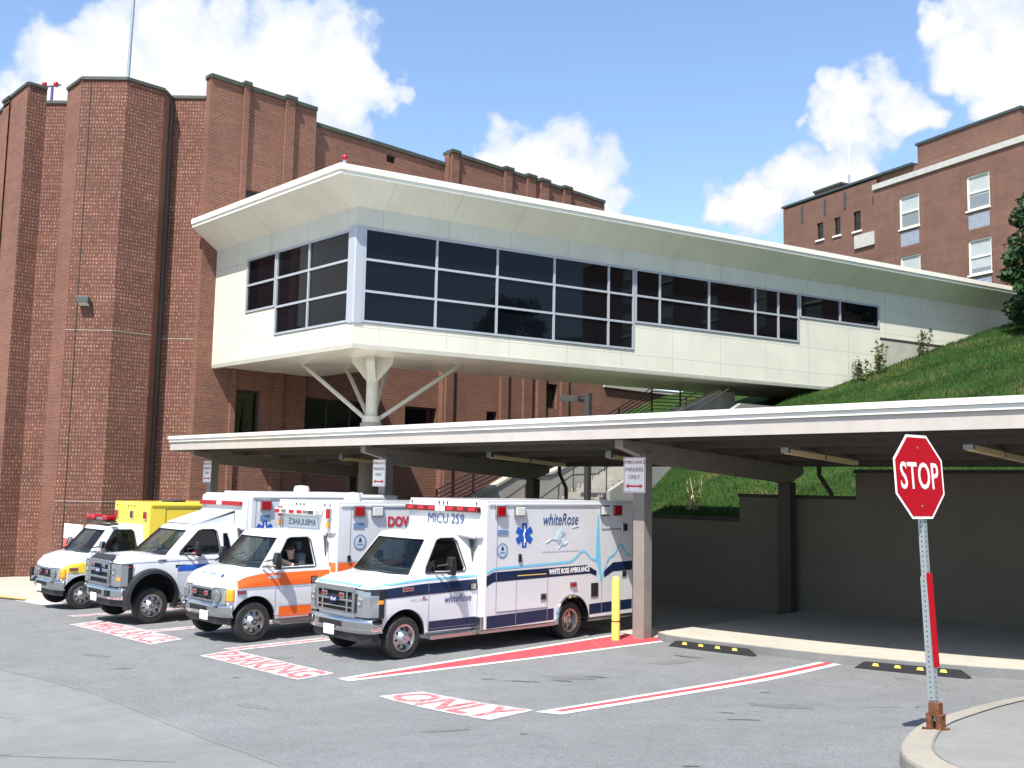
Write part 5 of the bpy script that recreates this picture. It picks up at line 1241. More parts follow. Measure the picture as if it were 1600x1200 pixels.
    for s in (1, -1):
        yv = cfg['mirror']; m_ = MB(); m_.tube([(s*.97, yv-.22, zb+.06), (s*1.12, yv-.1, zb+.07), (s*1.2, yv, zb+.08)], .022, 6); m_.tube([(s*.95, yv-.15, zb+.16), (s*1.2, yv, zb+.22)], .016, 6)
        mo = m_.build('mirror', M['black_plastic'], root)
        mm = M['chrome'] if cfg.get('chrome_mirror') else M['black_plastic']
        MB().loft([[(s*1.14-.10, yv+.02, zb+.0), (s*1.14+.10, yv-.02, zb+.0), (s*1.14+.10, yv+.08, zb+.0), (s*1.14-.10, yv+.09, zb+.0)], [(s*1.14-.11, yv-.03, zb+.17), (s*1.14+.11, yv-.07, zb+.17), (s*1.14+.11, yv+.08, zb+.17), (s*1.14-.11, yv+.09, zb+.17)], [(s*1.14-.09, yv, zb+.34), (s*1.14+.09, yv-.03, zb+.34), (s*1.14+.09, yv+.08, zb+.34), (s*1.14-.09, yv+.09, zb+.34)]]).build('mirror_head', mm, mo, bevel=.02)
        if cfg.get('mirror_amber') and s > 0: MB().box(1.08, 1.20, yv-.06, yv-.05, zb+.02, zb+.12).build('marker', M['lamp_red'], mo)
    # --- wheels
    wr = cfg['wheelbase']; xs_ = .86 if st != 'super' else .93
    for s in (1, -1): wheel(root, s*xs_, 0, r, .225, s, 'dome'); wheel(root, s*1.03, wr, r, .225, s, 'dish')
    for s in (1, -1): MB().lathe((s*.70, wr, r), (s, 0, 0), [(-.11, r*.9), (-.08, r), (.08, r), (.11, r*.9)], 28).build('inner_tyre', M['tyre'], root, smooth=35)
    MB().box(-.42, -.32, -.6, 6.0, .38, .55).box(.32, .42, -.6, 6.0, .38, .55).cyl((-.8, wr, r), (.8, wr, r), .07, n=10).sphere((0, wr, r), .19, 8).cyl((-.8, 0, r), (.8, 0, r), .06, n=8).build('chassis', M['black_trim'], root)
    # --- front end
    yf = S[0][0]
    if st == 'late':
        gz0, gz1 = .82, 1.31
        fr = MB()
        for a, b, c, d in ((-.62, .62, gz1-.08, gz1), (-.62, .62, gz0, gz0+.045), (-.62, -.54, gz0+.045, gz1-.08), (.54, .62, gz0+.045, gz1-.08), (-.54, .54, 1.04, 1.085), (-.54, .54, .925, .95)): fr.box(a, b, yf-.075, yf+.02, c, d)
        for s in (-1, 1): fr.box(min(s*.37, s*.41), max(s*.37, s*.41), yf-.085, yf+.0, gz0+.045, gz1-.08)
        gr = fr.build('grille', M['chrome'], root, bevel=.02); MB().box(-.56, .56, yf-.03, yf+.03, gz0+.03, gz1-.04).build('grille_mesh', M['black_trim'], gr)
        ov = MB().loft([[(.13*math.cos(a), yf-.10-.01*k, 1.065+.052*math.sin(a)) for a in np.linspace(0, 6.2832, 25)[:-1]] for k in (0, 1)]).build('emblem', pbr('emblem_blue', (.01, .03, .14), .3), gr)
        text('lettering', 'Ford', .085, (0, yf-.113, 1.065), (1, 0, 0), (0, 0, 1), M['sign_white'], ov, shear=.35, depth=.001)
        for s in (-1, 1):
            lamp_box('grille_lamp', root, (s*.27, yf-.085, 1.15), .15, .09, M['lamp_red'], 'y', .03)
            hl = MB(); pl = [(s*.62, yf-.050), (s*.83, yf-.035), (s*.95, yf+.035), (s*1.018, yf+.18), (s*1.022, yf+.29), (s*.90, yf+.30), (s*.62, yf+.10)]
            h_ = hl.loft([[(x, y, .79) for x, y in pl], [(x, y, 1.16) for x, y in pl], [(x*.985, y+.03, 1.27) for x, y in pl]]).build('headlight', M['headlamp'], root, bevel=.012)
            MB().prism([(s*1.016, yf+.17, 1.03), (s*1.02, yf+.28, 1.03), (s*1.02, yf+.28, 1.10), (s*1.014, yf+.18, 1.10)], (s*.008, 0, 0)).build('turn_signal', M['lamp_amber'], h_)
            MB().lathe((s*.74, yf-.035, 1.06), (0, -1, 0), [(0, .09), (.012, .09), (.016, .055), (.004, .0)], 20).build('bulb', M['chrome'], h_)
            MB().loft([[(x*(.985 if abs(x) < .65 else 1.003), y+.012, .776) for x, y in pl], [(x*(.985 if abs(x) < .65 else 1.003), y+.012, 1.165) for x, y in pl], [(x*(.975 if abs(x) < .65 else .99), y+.034, 1.288) for x, y in pl]]).build('headlight_bezel', M['black_plastic'], h_)
            MB().prism([(s*.63, yf-.052, .86), (s*.68, yf-.047, .86), (s*.68, yf-.047, 1.2), (s*.63, yf-.052, 1.2)], (0, .004, 0)).build('lamp_divider', M['black_plastic'], h_)
    elif st == 'early':
        gz0, gz1 = .78, 1.07; fr = MB()
        for a, b, c, d in ((-.47, .47, gz1-.05, gz1), (-.47, .47, gz0, gz0+.045), (-.47, -.42, gz0+.045, gz1-.05), (.42, .47, gz0+.045, gz1-.05)): fr.box(a, b, yf-.05, yf+.05, c, d)
        gr = fr.build('grille', M['chrome'], root, bevel=.015); bk = MB().box(-.43, .43, yf-.02, yf+.04, gz0+.03, gz1-.03).build('grille_mesh', M['black_trim'], gr)
        gb = MB()
        for k in range(9): gb.box(-.40+k*.098, -.39+k*.098, yf-.04, yf-.02, gz0+.04, gz1-.04)
        for k in range(3): gb.box(-.42, .42, yf-.04, yf-.02, gz0+.09+k*.06, gz0+.10+k*.06)
        gb.build('grille_bars', M['dark_metal'], gr)
        for s in (-1, 1):
            lamp_box('grille_lamp', root, (s*.24, yf-.055, .95), .14, .09, M['lamp_red'], 'y', .03)
            pl = [(s*.49, yf-.05), (s*.70, yf-.045), (s*.83, yf-.015), (s*.875, yf+.02), (s*.80, yf+.15), (s*.49, yf+.15)]
            h_ = MB().loft([[(x, y, .76) for x, y in pl], [(x*.99, y+.02, 1.06) for x, y in pl]]).build('headlight', M['headlamp'], root, bevel=.012)
            pl = [(s*.878, yf+.02), (s*.945, yf+.045), (s*.985, yf+.09), (s*1.003, yf+.15), (s*.92, yf+.2), (s*.80, yf+.12)]
            MB().loft([[(x, y, .82) for x, y in pl], [(x, y, .98) for x, y in pl], [(x*.99, y+.01, 1.08) for x, y in pl]]).build('turn_signal', M['lamp_amber'], root, bevel=.03)
            pb = [(s*.482, yf-.05), (s*.70, yf-.045), (s*.83, yf-.015), (s*.875, yf+.02), (s*.80, yf+.15), (s*.482, yf+.15)]
            MB().loft([[(x, y+.014, .745) for x, y in pb], [(x*.99, y+.034, 1.078) for x, y in pb]]).build('headlight_bezel', M['black_plastic'], h_)
            MB().lathe((s*.66, yf-.047, .91), (0, -1, .05), [(0, .115), (.014, .112), (.02, .07), (.006, .0)], 22).build('bulb', M['chrome'], h_, smooth=40)
            MB().lathe((s*.66, yf-.125, .735), (0, -1, 0), [(-.03, .045), (.0, .055), (.02, .05), (.024, 0)], 18).build('fog_lamp', M['headlamp'], root, smooth=40)
    else:
        gz0, gz1 = .84, 1.44; fr = MB()
        for a, b, c, d in ((-.58, .58, gz1-.09, gz1), (-.58, .58, gz0, gz0+.07), (-.58, -.49, gz0+.07, gz1-.09), (.49, .58, gz0+.07, gz1-.09), (-.49, .49, 1.15, 1.235), (-.49, .49, 1.0, 1.06)): fr.box(a, b, yf-.10, yf+.02, c, d)
        gr = fr.build('grille', M['chrome'], root, bevel=.02); MB().box(-.52, .52, yf-.04, yf+.03, gz0+.03, gz1-.04).build('grille_mesh', M['black_trim'], gr)
        ov = MB().loft([[(.15*math.cos(a), yf-.115-.01*k, 1.19+.06*math.sin(a)) for a in np.linspace(0, 6.2832, 25)[:-1]] for k in (0, 1)]).build('emblem', pbr('emblem_blue', (.01, .03, .14), .3), gr)
        text('lettering', 'Ford', .095, (0, yf-.128, 1.19), (1, 0, 0), (0, 0, 1), M['sign_white'], ov, shear=.35, depth=.001)
        for s in (-1, 1):
            lamp_box('grille_lamp', root, (s*.3, yf-.09, 1.30), .15, .08, M['lamp_red'] if s < 0 else M['blue'], 'y', .03)
            pl = [(s*.60, yf-.06), (s*.90, yf-.05), (s*.99, yf+.01), (s*1.03, yf+.16), (s*1.03, yf+.25), (s*.8, yf+.25), (s*.6, yf+.1)]
            h_ = MB().loft([[(x, y, .86) for x, y in pl], [(x, y, 1.36) for x, y in pl]]).build('headlight', M['headlamp'], root, bevel=.015)
            MB().loft([[(x*(.98 if abs(x) < .7 else 1.003), y+.012, .845) for x, y in pl], [(x*(.98 if abs(x) < .7 else 1.003), y+.012, 1.375) for x, y in pl]]).build('headlight_bezel', M['black_plastic'], h_)
            MB().lathe((s*.75, yf-.052, 1.21), (0, -1, 0), [(0, .11), (.012, .11), (.016, .07), (.004, .0)], 20).build('bulb', M['chrome'], h_)
            MB().prism([(s*.91, yf-.045, 1.00), (s*.99, yf+.012, 1.00), (s*.99, yf+.012, 1.07), (s*.91, yf-.045, 1.07)], (s*.004, -.010, 0)).build('turn_signal', M['lamp_amber'], h_)
        MB().prism([(-.60, yf-.05, 1.44), (.60, yf-.05, 1.44), (.55, yf+.08, 1.535), (-.55, yf+.08, 1.535)], (0, 0, .012)).build('bug_deflector', M['black_plastic'], root)
    # bumper: swept plan, chrome
    bx = 1.0 if st != 'super' else 1.02; by = yf-{'late': .15, 'early': .11, 'super': .16}[st]; ye = max(-.50, yf+.12); bz0, bz1 = (.50, .775) if st != 'super' else (.56, .84)
    pl = [(-bx, ye), (-bx, by+.20), (-bx*.80, by+.06), (-.45, by), (.45, by), (bx*.80, by+.06), (bx, by+.20), (bx, ye), (bx-.12, ye-.01), (bx-.14, yf+.05), (-bx+.14, yf+.05), (-bx+.12, ye-.01)]
    bu = MB().loft([[(x*.97, y+.05, bz0) for x, y in pl], [(x, y, bz0+.07) for x, y in pl], [(x, y, bz1-.05) for x, y in pl], [(x*.98, y+.04, bz1) for x, y in pl]]).build('bumper', M['chrome'], root, bevel=.015, smooth=30)
    MB().box(-.36, .36, by-.006, by+.06, bz0+.10, bz1-.08).build('air_slot', M['black_trim'], bu)
    if st == 'super':
        for s in (-1, 1): MB().box(min(s*.52, s*.72), max(s*.52, s*.72), by-.0, by+.08, bz0+.08, bz1-.07).build('air_slot', M['black_trim'], bu)
    MB().prism([(-bx*.93, ye-.02, bz0-.14), (-bx*.93, by+.26, bz0-.14), (-.6, by+.10, bz0-.14), (.6, by+.10, bz0-.14), (bx*.93, by+.26, bz0-.14), (bx*.93, ye-.02, bz0-.14)], (0, 0, .16)).build('valance', M['black_plastic'], root)
    px = cfg.get('plate', .0)
    MB().box(px-.16, px+.16, by-.03, by-.018, bz0-.06, bz0+.115).build('licence_plate', M['sign_white'], root)
    # --- module box
    X, y0, y1, z0, z1 = cfg['box']; bpnt = M[cfg.get('boxm', 'white_car')]
    me = closed(MB().box(-X, X, y0, y1, z0, z1), 'module', bpnt); me = boolean(me, [MB().cyl((-1.6, wr, r+.03), (-.55, wr, r+.03), .47, n=32), MB().cyl((.55, wr, r+.03), (1.6, wr, r+.03), .47, n=32)]); me.name = 'module'
    box = finish('module', me, root, bevel=.045, seg=3, smooth=35)
    for s in (-1, 1): 
        arch_ring('wheel_arch', 0, wr, r+.03, .455, .53, s*(X-.03), s*(X+.05), M['chrome'], root)
        liner(s*.56, s*(X-.02), wr, r+.03, .466, z0, box); MB().prism([(s*.56, wr+.468*math.cos(R(a)), max(z0, r+.03+.468*math.sin(R(a)))) for a in range(-20, 201, 10)], (s*.02, 0, 0)).build('well_back', M['black_trim'], box)
    for s in (-1, 1):
        a, b = sorted((s*(X-.01), s*(X+.022))); MB().box(a, b, y0+.06, y1-.06, z1-.105, z1-.055).build('drip_rail', bpnt, root, bevel=.008)
        a, b = sorted((s*(X-.30), s*X))
        for ya, yb in ((y0-.12, wr-.50), (wr+.50, y1)): MB().box(a, b, ya, yb, z0-.07, z0-.005).build('rub_rail', M['chrome_dull'], root, bevel=.01)
    # running board under the cab door
    for s in (-1, 1): a, b = sorted((s*.72, s*1.03)); MB().box(a, b, .58, y0-.02, .30, .385).build('running_board', M['chrome_dull'], root, bevel=.012)
    sp = MB(); a = .99; sp.box(a, X-.01, y0-.10, y0-.01, z0-.06, z0+.25); sp.build('step_guard', M['chrome_dull'], root, bevel=.008)
    cfg['extra'](root, cfg, box)
    return root

M['name_blue'] = pbr('lettering_blue', (.03, .07, .22), .4)
# ---- nearest: white and navy
def extra_near(root, c, box):
    st = 'late'; X, y0, y1, z0, z1 = c['box']; X += .003
    cab_band(st, 'navy_stripe', [(-.49, 1.115), (.4, 1.14), (1.76, 1.16)], [(-.49, 1.285), (.4, 1.335), (1.76, 1.36)], M['navy'], root)
    cab_band(st, 'sky_blue_stripe', [(-.73, 1.285), (-.45, 1.345), (.5, 1.395), (1.76, 1.405)], [(-.73, 1.30), (-.45, 1.375), (.5, 1.43), (1.76, 1.443)], M['sky_blue'], root)
    cab_band(st, 'navy_stripe', [(.56, .43), (1.78, .40)], [(.56, .64), (1.78, .645)], M['navy'], root)
    # hood edge line
    mb = MB(); mb.prism([(-.66, -.802, 1.334), (.66, -.802, 1.334), (.72, -.765, 1.366), (-.72, -.765, 1.366)], (0, -.002, .004)); mb.build('hood_stripe', M['sky_blue'], root)
    def band(name, lo, hi, mat, o=0):
        mb = MB()
        for (a, b), (a2, b2), (c_, d), (c2, d2) in zip(lo, lo[1:], hi, hi[1:]): mb.face([(X+o, a, b), (X+o, a2, b2), (X+o, c2, d2), (X+o, c_, d)])
        return mb.build(name, mat, root, recalc=False)
    band('navy_stripe', [(y0+.03, 1.24), (2.05, 1.305), (5.1, 1.335)], [(y0+.03, 1.42), (2.05, 1.49), (4.75, 1.53), ][:2]+[(5.1, 1.40)], M['navy']) if False else None
    band('navy_stripe', [(y0+.03, 1.22), (2.0, 1.30), (4.85, 1.335), (5.05, 1.27)], [(y0+.03, 1.42), (2.0, 1.49), (4.72, 1.52), (5.05, 1.38)], M['navy'])
    band('navy_stripe', [(5.30, 1.22), (5.6, 1.345), (y1-.03, 1.355)], [(5.30, 1.37), (5.6, 1.54), (y1-.03, 1.555)], M['navy'])
    band('navy_stripe', [(y0+.05, .415), (3.72, .45)], [(y0+.05, .655), (3.72, .68)], M['navy']); band('navy_stripe', [(4.82, .47), (y1-.03, .50)], [(4.82, .69), (y1-.03, .71)], M['navy'])
    # heartbeat line
    def ribbon_line(pts, w, name='heartbeat_line'):
        mb = MB(); P = [Vector((0, a, b)) for a, b in pts]; L_, R_ = [], []
        for i, p in enumerate(P):
            d = (P[min(i+1, len(P)-1)]-P[max(i-1, 0)]).normalized(); n = Vector((0, -d.z, d.y)); L_.append(p+n*w/2); R_.append(p-n*w/2)
        for i in range(len(P)-1): mb.face([(X+.002, R_[i].y, R_[i].z), (X+.002, R_[i+1].y, R_[i+1].z), (X+.002, L_[i+1].y, L_[i+1].z), (X+.002, L_[i].y, L_[i].z)])
        return mb.build(name, M['sky_blue'], root, recalc=False)
    hump = lambda c0, w, h, z: [(c0+w*t, z+h*math.exp(-(t*2.1)**2)) for t in np.linspace(-1, 1, 17)]
    ribbon_line([(y0+.04, 1.475), (2.02, 1.555), (4.0, 1.60)]+hump(4.60, .48, .22, 1.60)+[(5.03, 1.56)], .045)
    ribbon_line([(5.38, 1.55)]+hump(5.85, .36, .26, 1.66)+[(6.22, 1.69)], .045)
    mb = MB()
    for q in ([(5.00, 1.60), (5.045, 1.60), (5.09, 2.62), (5.065, 2.62)], [(5.045, 1.60), (5.19, 1.12), (5.215, 1.12), (5.09, 2.62)], [(5.19, 1.12), (5.40, 1.58), (5.36, 1.53), (5.23, 1.30)]): mb.face([(X+.0035, a, b) for a, b in q])
    mb.build('heartbeat_spike', M['sky_blue'], root, recalc=False)
    text('lettering', 'whiteRose', .345, (X+.003, 3.88, 2.49), (0, 1, 0), (0, 0, 1), M['name_blue'], root, shear=.28, sx=.74, depth=.001, bold=.001)
    # pale rose sketch and small lines under the name
    mb = MB()
    for k in range(5): mb.tube([(X+.003, 3.95+(.07+.03*k)*math.cos(a), 2.12+(.05+.028*k)*math.sin(a)) for a in np.linspace(.4*k, .4*k+4.2, 14)], .005, 4)
    mb.tube([(X+.003, 3.45, 2.02), (X+.003, 3.62, 2.10), (X+.003, 3.80, 2.08)], .006, 4); mb.tube([(X+.003, 4.25, 2.32), (X+.003, 4.45, 2.36)], .006, 4); mb.tube([(X+.003, 3.9, 1.98), (X+.003, 3.84, 1.90)], .006, 4)
    mb.build('rose_sketch', pbr('pale_blue_ink', (.42, .60, .70), .5), root)
    mb = MB(); yy = 3.34; rr_ = random.Random(3)
    while yy < 4.46: l_ = rr_.uniform(.03, .09); mb.box(X, X+.002, yy, min(4.5, yy+l_), 1.83, 1.86); yy += l_+.018
    mb.build('fine_print', M['grey_decal'], root)
    text('lettering', 'WHITE ROSE AMBULANCE', .150, (X+.004, 4.19, 1.425), (0, 1, 0.012), (0, 0, 1), M['sign_white'], root, sx=.70, depth=.001, bold=.004)
    MB().box(X, X+.003, 2.65, 3.48, 1.385, 1.40).build('gold_line', M['yellow'], root)
    star_of_life(root, X, 2.82, 2.19, .245); seal('seal', root, X, 2.22, 1.90, .15)
    for yy, lens, wd in ((2.13, M['lamp_red'], .27), (2.66, M['lamp_clear'], .30), (5.28, M['lamp_clear'], .30), (5.70, M['lamp_red'], .30)): lamp_box('side_lamp', root, (X-.003, yy, 2.675), wd, .23, lens)
    lamp_box('marker_lamp', root, (X-.003, 4.30, 1.13), .21, .11, M['lamp_red'], 'x', .02); lamp_box('cab_marker', root, (side_x(st, .05, 1.26), .05, 1.255), .26, .08, M['lamp_red'], 'x', .012)
    MB().box(X-.002, X+.012, 2.08, 2.36, 2.22, 2.31).build('vent', M['blue_grey'], root)
    dm = MB()
    for pts in ([(2.07, .75), (2.07, 2.58), (2.40, 2.58)], [(2.62, .45), (2.62, 1.29)], [(3.52, .45), (3.52, 1.29)], [(5.22, .5), (5.22, 1.12)], [(5.22, 2.26), (5.22, 2.56)], [(5.22, 2.26), (6.1, 2.28)], [(3.52, .72), (2.07, .70)]): panel_line(dm, X, pts, .005)
    dm.build('door_seam', M['seam'], root)
    for yy, zz, w_, h_ in ((3.40, .93, .17, .14), (4.98, .98, .24, .30), (5.98, 1.28, .15, .13)): 
        q = MB().box(X, X+.012, yy-w_/2, yy+w_/2, zz-h_/2, zz+h_/2).build('latch', M['chrome_dull'], root, bevel=.006); MB().box(X+.012, X+.016, yy-w_/2+.03, yy+w_/2-.03, zz-h_/2+.03, zz+h_/2-.03).build('latch_recess', M['black_trim'], q)
    MB().box(X, X+.03, 2.66, 2.74, 1.66, 1.82).build('door_handle', M['black_plastic'], root, bevel=.01)
    lamp_box('load_lamp', root, (X-.003, 5.98, 2.30), .18, .17, M['black_plastic'], 'x', .03)
    # raised front cap: slopes from the light rail to the cab roof
    cap = MB().loft([[(x, y0+.10, z) for x, z in ((-1.15, 2.10), (1.15, 2.10), (1.15, z1-.02), (-1.15, z1-.02))], [(x, y0-.10, z) for x, z in ((-1.13, 2.14), (1.13, 2.14), (1.13, z1-.05), (-1.13, z1-.05))]]).build('front_cap', M['white_car'], root, bevel=.05, seg=3, smooth=40)
    MB().loft([[(x, y0-.09, z) for x, z in ((-1.02, 2.12), (1.02, 2.12), (1.06, 2.38), (-1.06, 2.38))], [(x, y0-.45, z) for x, z in ((-.74, 2.2), (.74, 2.2), (.74, 2.28), (-.74, 2.28))]]).build('cap_fairing', M['white_car'], root, bevel=.03, smooth=40)
    lb = MB().box(-1.14, 1.14, y0-.185, y0-.10, 2.645, 2.755).build('light_bar', pbr('dark_red_bar', (.10, .006, .008), .25), root, bevel=.015)
    for k, (a, b) in enumerate(((-.13, -.03), (.03, .13))): MB().box(a-.02, b+.02, y0-.192, y0-.184, 2.65, 2.75).build('clear_lens', M['lamp_clear'], lb)
    for xx in (-.96, -.62, -.28, .30, .62, .96): MB().box(xx-.09, xx+.09, y0-.19, y0-.184, 2.68, 2.735).build('lens', pbr('dark_red_lens', (.62, .02, .03), .2), lb)
    for xx in (-1.0, -.12, .02, .14, 1.02): MB().cyl((xx, y0-.11, 2.80), (xx, y0-.11, 2.845), .018, n=8).build('clearance_lamp', M['dark_metal'], root)
    text('lettering', 'MICU 259', .27, (.10, y0-.118, 2.49), (1, 0, 0), (0, 0, 1), pbr('slate_lettering', (.06, .09, .19), .5), root, sx=1.0, depth=.003)
    text('lettering', 'MICU 259', .075, (1.003, .27, 1.055), (0, 1, 0.02), (0, 0, 1), M['grey_decal'], root, depth=.001)
    fl = MB().box(1.001, 1.004, .40, .50, 1.04, 1.105).build('flag_decal', M['grey_decal'], root); MB().box(1.004, 1.006, .40, .50, 1.04, 1.06).build('stripe', M['red_decal'], fl); MB().box(1.004, 1.006, .40, .44, 1.075, 1.105).build('canton', M['navy'], fl)
    text('lettering', 'whiteRose', .20, (1.006, 1.25, 1.02), (0, 1, 0), (0, 0, 1), M['name_blue'], root, shear=.28, sx=.8, depth=.001)
    MB().box(.55, 1.0, c_by('late')-.0, c_by('late')+.2, .51, .535).build('bumper_stripe', M['red_decal'], root) if False else None
    MB().tube([(-.75, y0+.5, z1), (-.75, y0+.5, z1+.25)], .012, 6).build('aerial', M['black_plastic'], root)
def c_by(st): return STN[st][0][0]-.22

def extra_orange(root, c, box):
    st = 'early'; X, y0, y1, z0, z1 = c['box']; X += .003
    cab_band(st, 'orange_stripe', [(-.46, 1.08), (0, 1.09), (1.76, 1.10)], [(-.46, 1.18), (-.25, 1.285), (.1, 1.345), (1.76, 1.36)], M['orange'], root)
    cab_band(st, 'orange_stripe', [(.56, .42), (1.78, .40)], [(.56, .66), (1.78, .655)], M['orange'], root)
    cab_band(st, 'grey_stripe', [(-.5, 1.045), (1.76, 1.065)], [(-.5, 1.065), (1.76, 1.085)], M['grey_decal'], root); cab_band(st, 'grey_stripe', [(.56, .675), (1.78, .67)], [(.56, .70), (1.78, .69)], M['grey_decal'], root)
    for (zA, zB) in ((1.31, 1.51), (.42, .66)): 
        mb = MB().face([(X, y0+.03, zA), (X, 3.7, zA), (X, 3.7, zB), (X, y0+.03, zB)]); mb.build('orange_stripe', M['orange'], root, recalc=False)
        MB().face([(X, 4.85, zA), (X, y1-.03, zA), (X, y1-.03, zB), (X, 4.85, zB)]).build('orange_stripe', M['orange'], root, recalc=False)
    MB().face([(X, y0+.03, 1.525), (X, y1-.03, 1.525), (X, y1-.03, 1.545), (X, y0+.03, 1.545)]).build('grey_stripe', M['grey_decal'], root, recalc=False)
    mb = MB()
    for s in (-1, 1): mb.face([(s*.80, y0-.004, 1.31), (s*1.16, y0-.004, 1.31), (s*1.16, y0-.004, 1.51), (s*.80, y0-.004, 1.51)])
    mb.build('orange_stripe', M['orange'], root, recalc=False)
    a = text('t', 'DOV', .30, (X+.002, 3.10, 2.36), (0, 1, 0), (0, 0, 1), M['red_decal'], sx=.9, depth=.001, bold=.012, align='LEFT'); b = text('t', 'DOV', .30, (X+.001, 3.125, 2.345), (0, 1, 0), (0, 0, 1), M['blue_grey'], sx=.9, depth=.0008, bold=.012, align='LEFT')
    join_meshes('lettering', [b, a], root)
    seal('seal', root, X, 2.38, 1.93, .17)
    for yy, lens, wd in ((2.31, M['lamp_red'], .30), (2.80, M['lamp_clear'], .31), (5.2, M['lamp_clear'], .3), (5.6, M['lamp_red'], .3)): lamp_box('side_lamp', root, (X-.003, yy, 2.60), wd, .25, lens)
    MB().box(X-.002, X+.012, 2.19, 2.47, 2.24, 2.35).build('vent', M['blue_grey'], root)
    dm = MB(); panel_line(dm, X, [(2.12, .5), (2.12, 2.66), (4.6, 2.66)], .006); panel_line(dm, X, [(3.05, .5), (3.05, 1.3)], .006); dm.build('door_seam', M['seam'], root)
    for zz in (1.60, 1.0): MB().box(X, X+.03, 2.06, 2.13, zz-.06, zz+.06).build('hinge', M['black_plastic'], root)
    # front of the box: lamps, mirrored word plate, cap
    MB().loft([[(x, y0+.08, z) for x, z in ((-1.15, 2.05), (1.15, 2.05), (1.15, z1-.02), (-1.15, z1-.02))], [(x, y0-.07, z) for x, z in ((-1.13, 2.12), (1.13, 2.12), (1.13, z1-.06), (-1.13, z1-.06))]]).build('front_cap', M['white_car'], root, bevel=.05, seg=3, smooth=40)
    lb = MB().box(-.92, .72, y0-.30, y0-.08, 2.50, 2.62).build('light_bar', M['lamp_clear'], root, bevel=.02)
    for xx, m_ in ((-.8, 'lamp_red'), (-.52, 'chrome'), (-.2, 'lamp_red'), (.12, 'lamp_red'), (.36, 'chrome'), (.58, 'dark_metal')): MB().box(xx-.10, xx+.10, y0-.315, y0-.30, 2.525, 2.60).build('lens', M[m_], lb, bevel=.005)
    pl = MB().box(-.72, .56, y0-.09, y0-.072, 2.20, 2.44).build('word_plate', M['grey_decal'], root); text('lettering', 'AMBULANCE', .20, (-.08, y0-.094, 2.32), (-1, 0, 0), (0, 0, 1), M['dark_metal'], pl, sx=.95, depth=.001)
    for s in (-1, 1):
        lamp_box('front_lamp', root, (s*.97, y0-.07, 2.54), .17, .24, M['lamp_red'], 'y'); lamp_box('front_lamp', root, (s*.97, y0-.07, 2.30), .14, .16, M['lamp_amber'], 'y')
    for xx in (-.35, -.2, -.05, .78, .98): MB().cyl((xx, y0-.08, 2.70), (xx, y0-.08, 2.75), .018, n=8).build('clearance_lamp', M['dark_metal'], root)
    lamp_box('cab_marker', root, (side_x(st, -.28, 1.0)+.004, -.30, 1.0), .2, .08, M['lamp_red'], 'x', .012)
    text('lettering', 'AMBULANCE', .13, (-.05, -.49, 1.320), (-1, 0, 0), (0, .80, .60), M['blue_grey'], root, sx=.95, depth=.001); MB().prism([(.50, -.52, 1.285), (.57, -.52, 1.285), (.57, -.46, 1.325), (.50, -.46, 1.325)], (0, 0, .012)).build('star_decal', M['blue'], root)
    MB().lathe((.55, 2.6, z1), (0, 0, 1), [(0, .20), (.12, .19), (.19, .17), (.21, .0)], 18).build('roof_vent', M['white_car'], root, smooth=40)
    MB().box(.99, 1.006, .30, .56, 1.24, 1.31).build('badge', M['grey_decal'], root)

